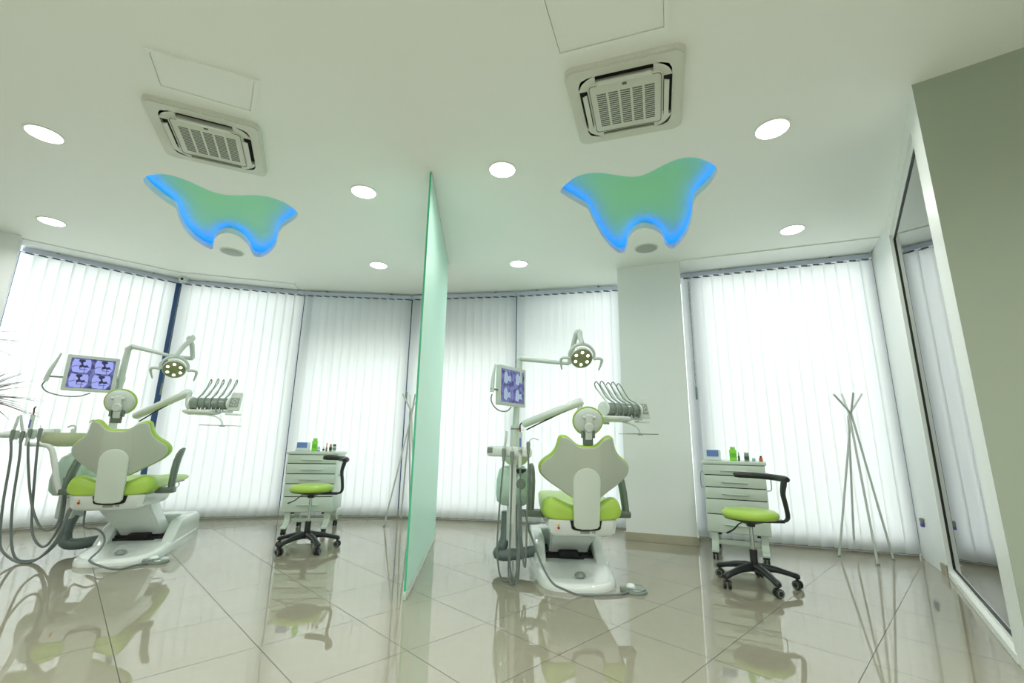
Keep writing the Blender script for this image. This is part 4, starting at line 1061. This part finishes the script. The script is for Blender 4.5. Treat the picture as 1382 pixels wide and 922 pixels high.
# ================================================================== STOOLS
def stool(label, loc, rz, base_rz, seat_h=.50):
    t = thing('operator_stool', label, 'stool', loc, rz, 'operator stools')
    m = MB(); m.lathe([(0, seat_h), (.11, seat_h), (.165, seat_h - .006), (.188, seat_h - .022), (.191, seat_h - .042), (.180, seat_h - .060), (0, seat_h - .064)], 40); part('seat', m, M_LIME, t, smooth=60)
    m = MB(); m.lathe([(.178, seat_h - .058), (.172, seat_h - .068), (.10, seat_h - .082), (.05, seat_h - .10), (0, seat_h - .10)], 32); m.box(-.06, .235, -.022, .022, seat_h - .092, seat_h - .070, bev=.004); part('seat_plate', m, M_BLACK, t)
    m = MB(); m.tube([(0, 0, .20), (0, 0, seat_h - .09)], .014, 16); part('gas_lift', m, M_CHROME, t)
    m = MB(); m.tube([(0, 0, .10), (0, 0, .24)], .026, 18); m.tube([(0, 0, seat_h - .12), (0, 0, seat_h - .09)], .030, 14); part('column_sleeve', m, M_BLACK, t)
    m = MB(); m.tube([(-.02, 0, seat_h - .09), (-.08, -.01, seat_h - .10), (-.13, -.02, seat_h - .14), (-.185, -.03, seat_h - .165)], [.006, .006, .008, .011], 8, smooth=4, flat=.6); part('height_lever', m, M_BLACK, t)
    # upright and curved body support
    m = MB(); m.tube([(.20, 0, seat_h - .080), (.245, 0, seat_h - .078), (.268, 0, seat_h - .050), (.262, 0, seat_h + .03), (.250, 0, seat_h + .11), (.262, 0, seat_h + .175), (.272, 0, seat_h + .215)], [.014, .018, .024, .025, .027, .033, .028], 12, smooth=5, flat=.55); part('back_upright', m, M_BLACK, t, smooth=60)
    m = MB(); P = []
    for k in range(13):
        a = math.radians(-9 + k * 8); P.append((.275 * math.cos(a) - .0, .255 * math.sin(a), seat_h + .215 + .012 * math.sin(a)))
    m.tube(P, [.020, .029, .029, .028, .027, .027, .027, .027, .027, .027, .028, .028, .022], 12, smooth=2, flat=.85); part('body_support', m, M_BLACK, t, smooth=60)
    for k in range(5):
        a = base_rz + k * 2 * PI / 5; d = Vector((math.cos(a), math.sin(a), 0))
        m = MB(); sec = []
        sd = Vector((-d.y, d.x, 0))
        for r_, z_, w_, h_ in ((.0, .120, .036, .030), (.06, .124, .034, .028), (.14, .116, .029, .022), (.21, .098, .025, .018), (.262, .084, .026, .020), (.280, .080, .016, .015)):
            sec.append([d * r_ + sd * (w_ * math.cos(b)) + Vector((0, 0, z_ + h_ * math.sin(b))) for b in [2 * PI * q / 12 for q in range(12)]])
        loft(m, sec); lg = part('base_leg', m, M_BLACK, t, smooth=60)
        m = MB(); c_ = d * .262; ca = a + 1.1 + k * .7; wd_ = Vector((math.cos(ca), math.sin(ca), 0)); m.tube([c_ + Vector((0, 0, .078)), c_ + Vector((0, 0, .045))], .009, 8)
        for s_ in (-1, 1): m.lathe([(0, -.010), (.025, -.010), (.029, -.005), (.029, .005), (.025, .010), (0, .010)], 20, M=frame(c_ + wd_ * s_ * .016 + Vector((0, 0, .0295)), wd_.cross(Vector((0, 0, 1))), (0, 0, 1), wd_))
        cs = part('castor', m, M_BLACK, lg, smooth=50)
        m = MB()
        for s_ in (-1, 1): m.lathe([(.0125, .0), (.0165, .0005), (.0165, -.0005)], 20, M=frame(c_ + wd_ * s_ * .0247 + Vector((0, 0, .0255)), wd_.cross(Vector((0, 0, 1))), (0, 0, 1), wd_))
        cr_ = m
        for v_ in []: pass
        rg = MB()
        for s_ in (-1, 1):
            Mr = frame(c_ + wd_ * s_ * .0264 + Vector((0, 0, .0295)), wd_.cross(Vector((0, 0, 1))), (0, 0, 1), wd_)
            ring_prism(rg, [(.0225 * math.cos(x_), .0225 * math.sin(x_)) for x_ in [2 * PI * q / 20 for q in range(20)]], [(.0175 * math.cos(x_), .0175 * math.sin(x_)) for x_ in [2 * PI * q / 20 for q in range(20)]], -.0008, .0008, M=Mr)
        part('castor_ring', rg, M_GREYL, lg, smooth=50)
    return t
stR = stool('lime green stool with black curved back in front of the right drawer cart', (1.765, 3.49, 0), math.radians(-4), math.radians(60), .515)
stL = stool('lime green stool with black curved back in front of the left drawer cart', (-1.81, 4.32, 0), math.radians(8), math.radians(18), .56)

# ================================================================== DRAWER CARTS
def cart(label, loc, rz):
    t = thing('drawer_cart', label, 'cabinet', loc, rz, 'drawer carts')
    W_, D_, zb, zt = .50, .42, .215, .80
    m = MB(); m.box(-W_ / 2, W_ / 2, .006, D_, zb, zt, bev=.003); cb = part('cabinet_body', m, M_CART, t)
    m = MB(); m.box(-W_ / 2 - .012, W_ / 2 + .012, -.018, D_ + .01, zt, zt + .030, bev=.006); part('worktop', m, M_CART, t)
    hs = [(.710, .795), (.605, .702), (.505, .597), (.375, .497), (.222, .367)]
    for (z0, z1) in hs:
        m = MB(); m.box(-W_ / 2 + .002, W_ / 2 - .002, -.014, .004, z0, z1, bev=.003)
        dr = part('drawer', m, M_CART, t)
        zc = (z0 + z1) / 2 - .005
        m = MB(); m.tube([(-.10, -.014, zc), (-.095, -.024, zc), (0, -.028, zc), (.095, -.024, zc), (.10, -.014, zc)], [.004, .012, .014, .012, .004], 10, smooth=3, flat=.45); part('drawer_handle', m, M_CART, dr)
    m = MB(); m.box(-W_ / 2 + .01, W_ / 2 - .01, -.004, .008, zb + .005, zt - .004); part('drawer_gap', m, M_BLACK2, t)
    for sx in (-1, 1):
        m = MB(); x = sx * (W_ / 2 + .002); m.tube([(x, .12, .73), (x + sx * .028, .12, .725), (x + sx * .036, .12, .70), (x + sx * .036, .12, .61), (x + sx * .028, .12, .585), (x, .12, .58)], .0045, 8, smooth=4); part('side_handle', m, M_CHROME, t)
        for (y0, fy) in ((.06, -.05), (D_ - .06, D_ + .04)):
            m = MB(); x = sx * (W_ / 2 - .055)
            m.prism([(y0 - .03, zb), (y0 + .03, zb), (y0 + .02 + (fy - y0) * .15, .13), (fy + .03, .085), (fy - .02, .078), (fy - .02, .064), (y0 - .02 + (fy - y0) * .4, .095), (y0 - .035, .14)], x - .028, x + .028, M=frame((0, 0, 0), (0, 1, 0), (0, 0, 1), (1, 0, 0)))
            lg = part('leg', m, M_CART, t, smooth=20)
            m = MB(); m.tube([(x, fy, .075), (x, fy, .05)], .008, 8)
            for s_ in (-1, 1): m.lathe([(0, -.008), (.024, -.008), (.028, -.004), (.028, .004), (.024, .008), (0, .008)], 18, M=frame((x + s_ * .013, fy + .006, .028), (0, 1, 0), (0, 0, 1), (1, 0, 0)))
            m.box(x - .024, x + .024, fy - .01, fy + .03, .045, .062, bev=.006)
            part('castor', m, M_BLACK, lg, smooth=50)
        m = MB(); m.box(sx * .16 - .02, sx * .16 + .02, .03, .07, zb - .02, zb); part('bump_stop', m, M_BLACK, t)
    m = MB(); m.box(-W_ / 2 + .08, W_ / 2 - .08, .06, .10, .11, .145, bev=.003); part('cross_bar', m, M_CART, t)
    return t
CR_LOC, CR_A = (2.00, 4.17, 0), math.radians(-27)
CL_LOC, CL_A = (-2.11, 4.97, 0), math.radians(8)
cR = cart('pale green five-drawer cart on castors right of the white column', CR_LOC, CR_A)
cL = dup(cR, CL_LOC, CL_A, 'pale green five-drawer cart on castors behind the left stool')
ZT = .8305
def on(cl, ca, x, y): 
    v = (T(*cl) @ rotz(ca)) @ Vector((x, y, 0)); return (v.x, v.y, ZT)
def wipes(cl, ca, x, y, label):
    t = thing('wipe_dispenser', label, 'box', on(cl, ca, x, y), ca + .1, 'wipe dispensers on the carts')
    m = MB(); m.prism([(-.05, 0), (.05, 0), (.05, .035), (.025, .095), (-.05, .095)], -.065, .065, M=frame((0, 0, 0), (0, 1, 0), (0, 0, 1), (1, 0, 0)) @ Matrix.Diagonal((-1, 1, 1, 1)), bev=.006); b_ = part('box', m, M_CLEAR, t)
    m = MB(); m.box(-.068, .068, -.06, .06, 0, .014, bev=.004); part('tray', m, M_WHITE2, t)
    m = MB(); m.prism([(-.0525, .036), (-.0545, .036), (-.0545, .094), (-.0525, .094)], -.055, .045, M=frame((0, 0, 0), (0, 1, 0), (0, 0, 1), (1, 0, 0)) @ T(.0, 0, 0)); part('blue_contents', m, M_BLUE, t, smooth=0, label='blue wipes behind the clear front')
def bottle(name, cl, ca, x, y, h, r, mt, capm, label, cat, cap_r=None, neck=.75, square=False, group=None, extra=None):
    t = thing(name, label, cat, on(cl, ca, x, y), ca, group)
    m = MB()
    if square: m.box(-r, r, -r * .6, r * .6, 0, h * neck, bev=r * .25, seg=3)
    else: m.lathe([(0, 0), (r * .92, 0), (r, .003), (r, h * neck * .85), (r * .8, h * neck), ((cap_r or r * .6), h * neck)], 20)
    part('body', m, mt, t)
    m = MB(); cr2 = cap_r or r * .6
    m.lathe([(cr2, h * neck - .002), (cr2, h - .002), (cr2 * .9, h), (0, h)], 18)
    part('cap', m, capm, t)
    if extra:
        m = MB()
        if square: m.box(-r * .8, r * .8, -r * .6 - .001, -r * .6 + .001, h * .25, h * .55)
        else: m.lathe([(r + .0006, h * .2), (r + .0006, h * .55)], 20)
        part('label_band', m, extra, t)
    return t
wipes(CR_LOC, CR_A, -.165, .10, 'clear box of blue wipes on the right drawer cart')
bottle('spray_bottle', CR_LOC, CR_A, .005, .10, .125, .030, M_BOTG, M_BOTG, 'bright green plastic bottle on the right drawer cart', 'bottle', square=True, cap_r=.020, neck=.82, group='green bottles on the carts', extra=mat('lime_label', rgb(110, 190, 50), .4))
bottle('tube', CR_LOC, CR_A, .052, .10, .078, .009, M_DKGREEN, M_GREYL, 'thin dark green tube beside the green bottle on the right cart', 'tube', cap_r=.004, neck=.6)
bottle('jar', CR_LOC, CR_A, .115, .10, .078, .020, M_GREYL, M_CHROME, 'grey jar with green side, middle of the right drawer cart', 'jar', cap_r=.020, neck=.85, extra=M_DKGREEN)
bottle('vial', CR_LOC, CR_A, .170, .10, .032, .014, mat('pale_blue_plastic', rgb(160, 190, 205), .3), M_CLEAR, 'small pale blue pot on the right drawer cart', 'pot', cap_r=.011, neck=.8)
bottle('bottle', CR_LOC, CR_A, .228, .10, .050, .015, M_AMBER, M_BLACK, 'small amber bottle with black cap at the right end of the right cart', 'bottle', cap_r=.009, neck=.68)
wipes(CL_LOC, CL_A, -.135, .10, 'clear box of blue wipes on the left drawer cart')
bottle('spray_bottle', CL_LOC, CL_A, -.015, .09, .140, .028, M_BOTG, M_BOTG, 'bright green plastic bottle on the left drawer cart', 'bottle', square=True, cap_r=.022, neck=.82, group='green bottles on the carts', extra=mat('lime_label', rgb(110, 190, 50), .4))
bottle('vial', CL_LOC, CL_A, .032, .08, .058, .015, M_BLUE, M_CLEAR, 'small blue and white bottle beside the green bottle on the left cart', 'bottle', cap_r=.009, neck=.7, extra=M_WHITE)
bottle('vial', CL_LOC, CL_A, .078, .10, .052, .010, M_CLEAR, M_WHITE, 'small clear vial in the middle of the left cart bottles', 'bottle', cap_r=.007, neck=.6, extra=M_BLACK)
bottle('bottle', CL_LOC, CL_A, .108, .10, .092, .010, mat('brown_glass', rgb(140, 110, 90), .2), M_AMBER, 'thin tall brown bottle on the left drawer cart', 'bottle', cap_r=.005, neck=.5)
bottle('bottle', CL_LOC, CL_A, .150, .10, .080, .015, mat('grey_brown_bottle', rgb(140, 140, 128), .3), M_AMBER, 'small grey bottle with brown cap on the left drawer cart', 'bottle', cap_r=.009, neck=.7, extra=M_BLACK)
bottle('jar', CL_LOC, CL_A, .190, .10, .080, .019, M_CLEAR, M_DKGREEN, 'pale jar with dark lid at the right end of the left cart', 'jar', cap_r=.017, neck=.72, extra=M_GREYL)

# ================================================================== COAT RACKS
def rack(label, feet, joint, tops):
    t = thing('coat_rack', label, 'coat rack', (joint.x, joint.y, 0), 0, 'coat racks')
    for i, (f_, tp) in enumerate(zip(feet, tops)):
        j = joint + Vector((.013 * math.cos(i * PI / 2 + .6), .013 * math.sin(i * PI / 2 + .6), .012 * (i - 1.5)))
        f_ = Vector((f_.x, f_.y, 0.004))
        m = MB(); m.tube([f_, f_.lerp(j, .985), j, j.lerp(tp, .06), tp], .0095, 10); rd = part('rod', m, M_RACK, t, world=True)
        m = MB(); m.tube([Vector((f_.x, f_.y, 0)), Vector((f_.x, f_.y, .012))], .0125, 10); part('rubber_foot', m, M_GREYL, rd, world=True)
Y0 = 4.33
fR = [atz(1132.6, 751.5), atz(1153, 745), atz(1185, 763), atz(1206, 756)]
jR = at(1147, 561, 4.32)
tR = [at(1151.5, 530, 4.22), at(1163, 532, 4.45), at(1136, 532, 4.45), at(1125, 532, 4.24)]
for k in range(4): pass
rack('white four-rod coat rack by the last window at the right', fR, jR, tR)
fL = [atz(518, 711), atz(541, 701), atz(553, 700), atz(560, 712)]
jL = at(554.4, 557, 5.42)
tL = [at(560.5, 532, 5.30), at(553.5, 533, 5.54), at(565, 536, 5.5), at(543.5, 531.5, 5.36)]
rack('white four-rod coat rack half hidden behind the mint glass screen', fL, jL, tL)

# ================================================================== POTTED PLANT (mostly beyond the left edge, its leaf tips reach in)
pl = at(-75, 600, 2.9); 
t = thing('potted_palm', 'potted palm with thin reddish leaves reaching in at the left edge', 'plant', (pl.x, pl.y, 0))
m = MB(); m.lathe([(0, 0), (.14, 0), (.19, .32), (.20, .34), (.18, .34), (.17, .31), (0, .31)], 28, M=T(pl.x, pl.y, 0)); pt = part('pot', m, M_POT, t, world=True)
m = MB(); m.lathe([(0, .315), (.172, .312)], 28, M=T(pl.x, pl.y, 0)); part('soil', m, M_SOIL, pt, world=True)
def dracaena(top, stem0, seed, n, Rr):
    rnd = random.Random(seed)
    m = MB(); m.tube([stem0, stem0.lerp(top, .5) + Vector((.02, 0, 0)), top], [.014, .012, .009], 8, smooth=4); part('stem', m, M_TRUNK, t, world=True)
    m = MB()
    for k in range(n):
        a = rnd.uniform(0, 2 * PI); el = rnd.uniform(-.1, 1.2); Ln = Rr * rnd.uniform(.75, 1.1)
        d = Vector((math.cos(a) * math.cos(el), math.sin(a) * math.cos(el), math.sin(el))); w = .007
        sd = d.cross(Vector((0, 0, 1))).normalized(); prev = None; o = len(m.v); K = 7
        for q in range(K + 1):
            s_ = q / K; p = top + d * Ln * s_ + Vector((0, 0, -.26 * Ln * s_ * s_)); ww = w * (1 - s_ ** 2) + .0006
            m.v += [p - sd * ww, p + Vector((0, 0, -ww * .5)), p + sd * ww]
        for q in range(K):
            b_ = o + q * 3
            for c_ in (0, 1): m.f.append([b_ + c_, b_ + c_ + 1, b_ + c_ + 4, b_ + c_ + 3])
    part('leaves', m, M_LEAF, t, world=True)
st0 = Vector((pl.x, pl.y, .31))
dracaena(at(-38, 538, 2.92), st0, 3, 80, .36); dracaena(at(-52, 460, 2.9), st0 + Vector((.03, 0, 0)), 5, 70, .34); dracaena(at(-110, 500, 2.95), st0 + Vector((-.03, 0.03, 0)), 9, 50, .34)
# ================================================================== CAMERA / LIGHT
cd = bpy.data.cameras.new('camera'); cd.sensor_width = 36; cd.lens = CF / 1382 * 36; cd.clip_start = .02
co = bpy.data.objects.new('camera', cd); COL.objects.link(co)
Mc = Matrix.Identity(4)
for i, a in enumerate((_R, _U, -_F)):
    for j in range(3): Mc[j][i] = a[j]
for j in range(3): Mc[j][3] = CAM[j]
co.matrix_world = Mc
scene.camera = co
wd = bpy.data.worlds.new('sky'); scene.world = wd; wd.use_nodes = True
bg = wd.node_tree.nodes['Background']; bg.inputs[0].default_value = (.985, 1.0, 1.0, 1); bg.inputs[1].default_value = 4.1
scene.view_settings.view_transform = 'Standard'; scene.view_settings.look = 'None'
scene.view_settings.exposure = 0.1; scene.view_settings.gamma = 1.0; scene.view_settings.use_curve_mapping = False
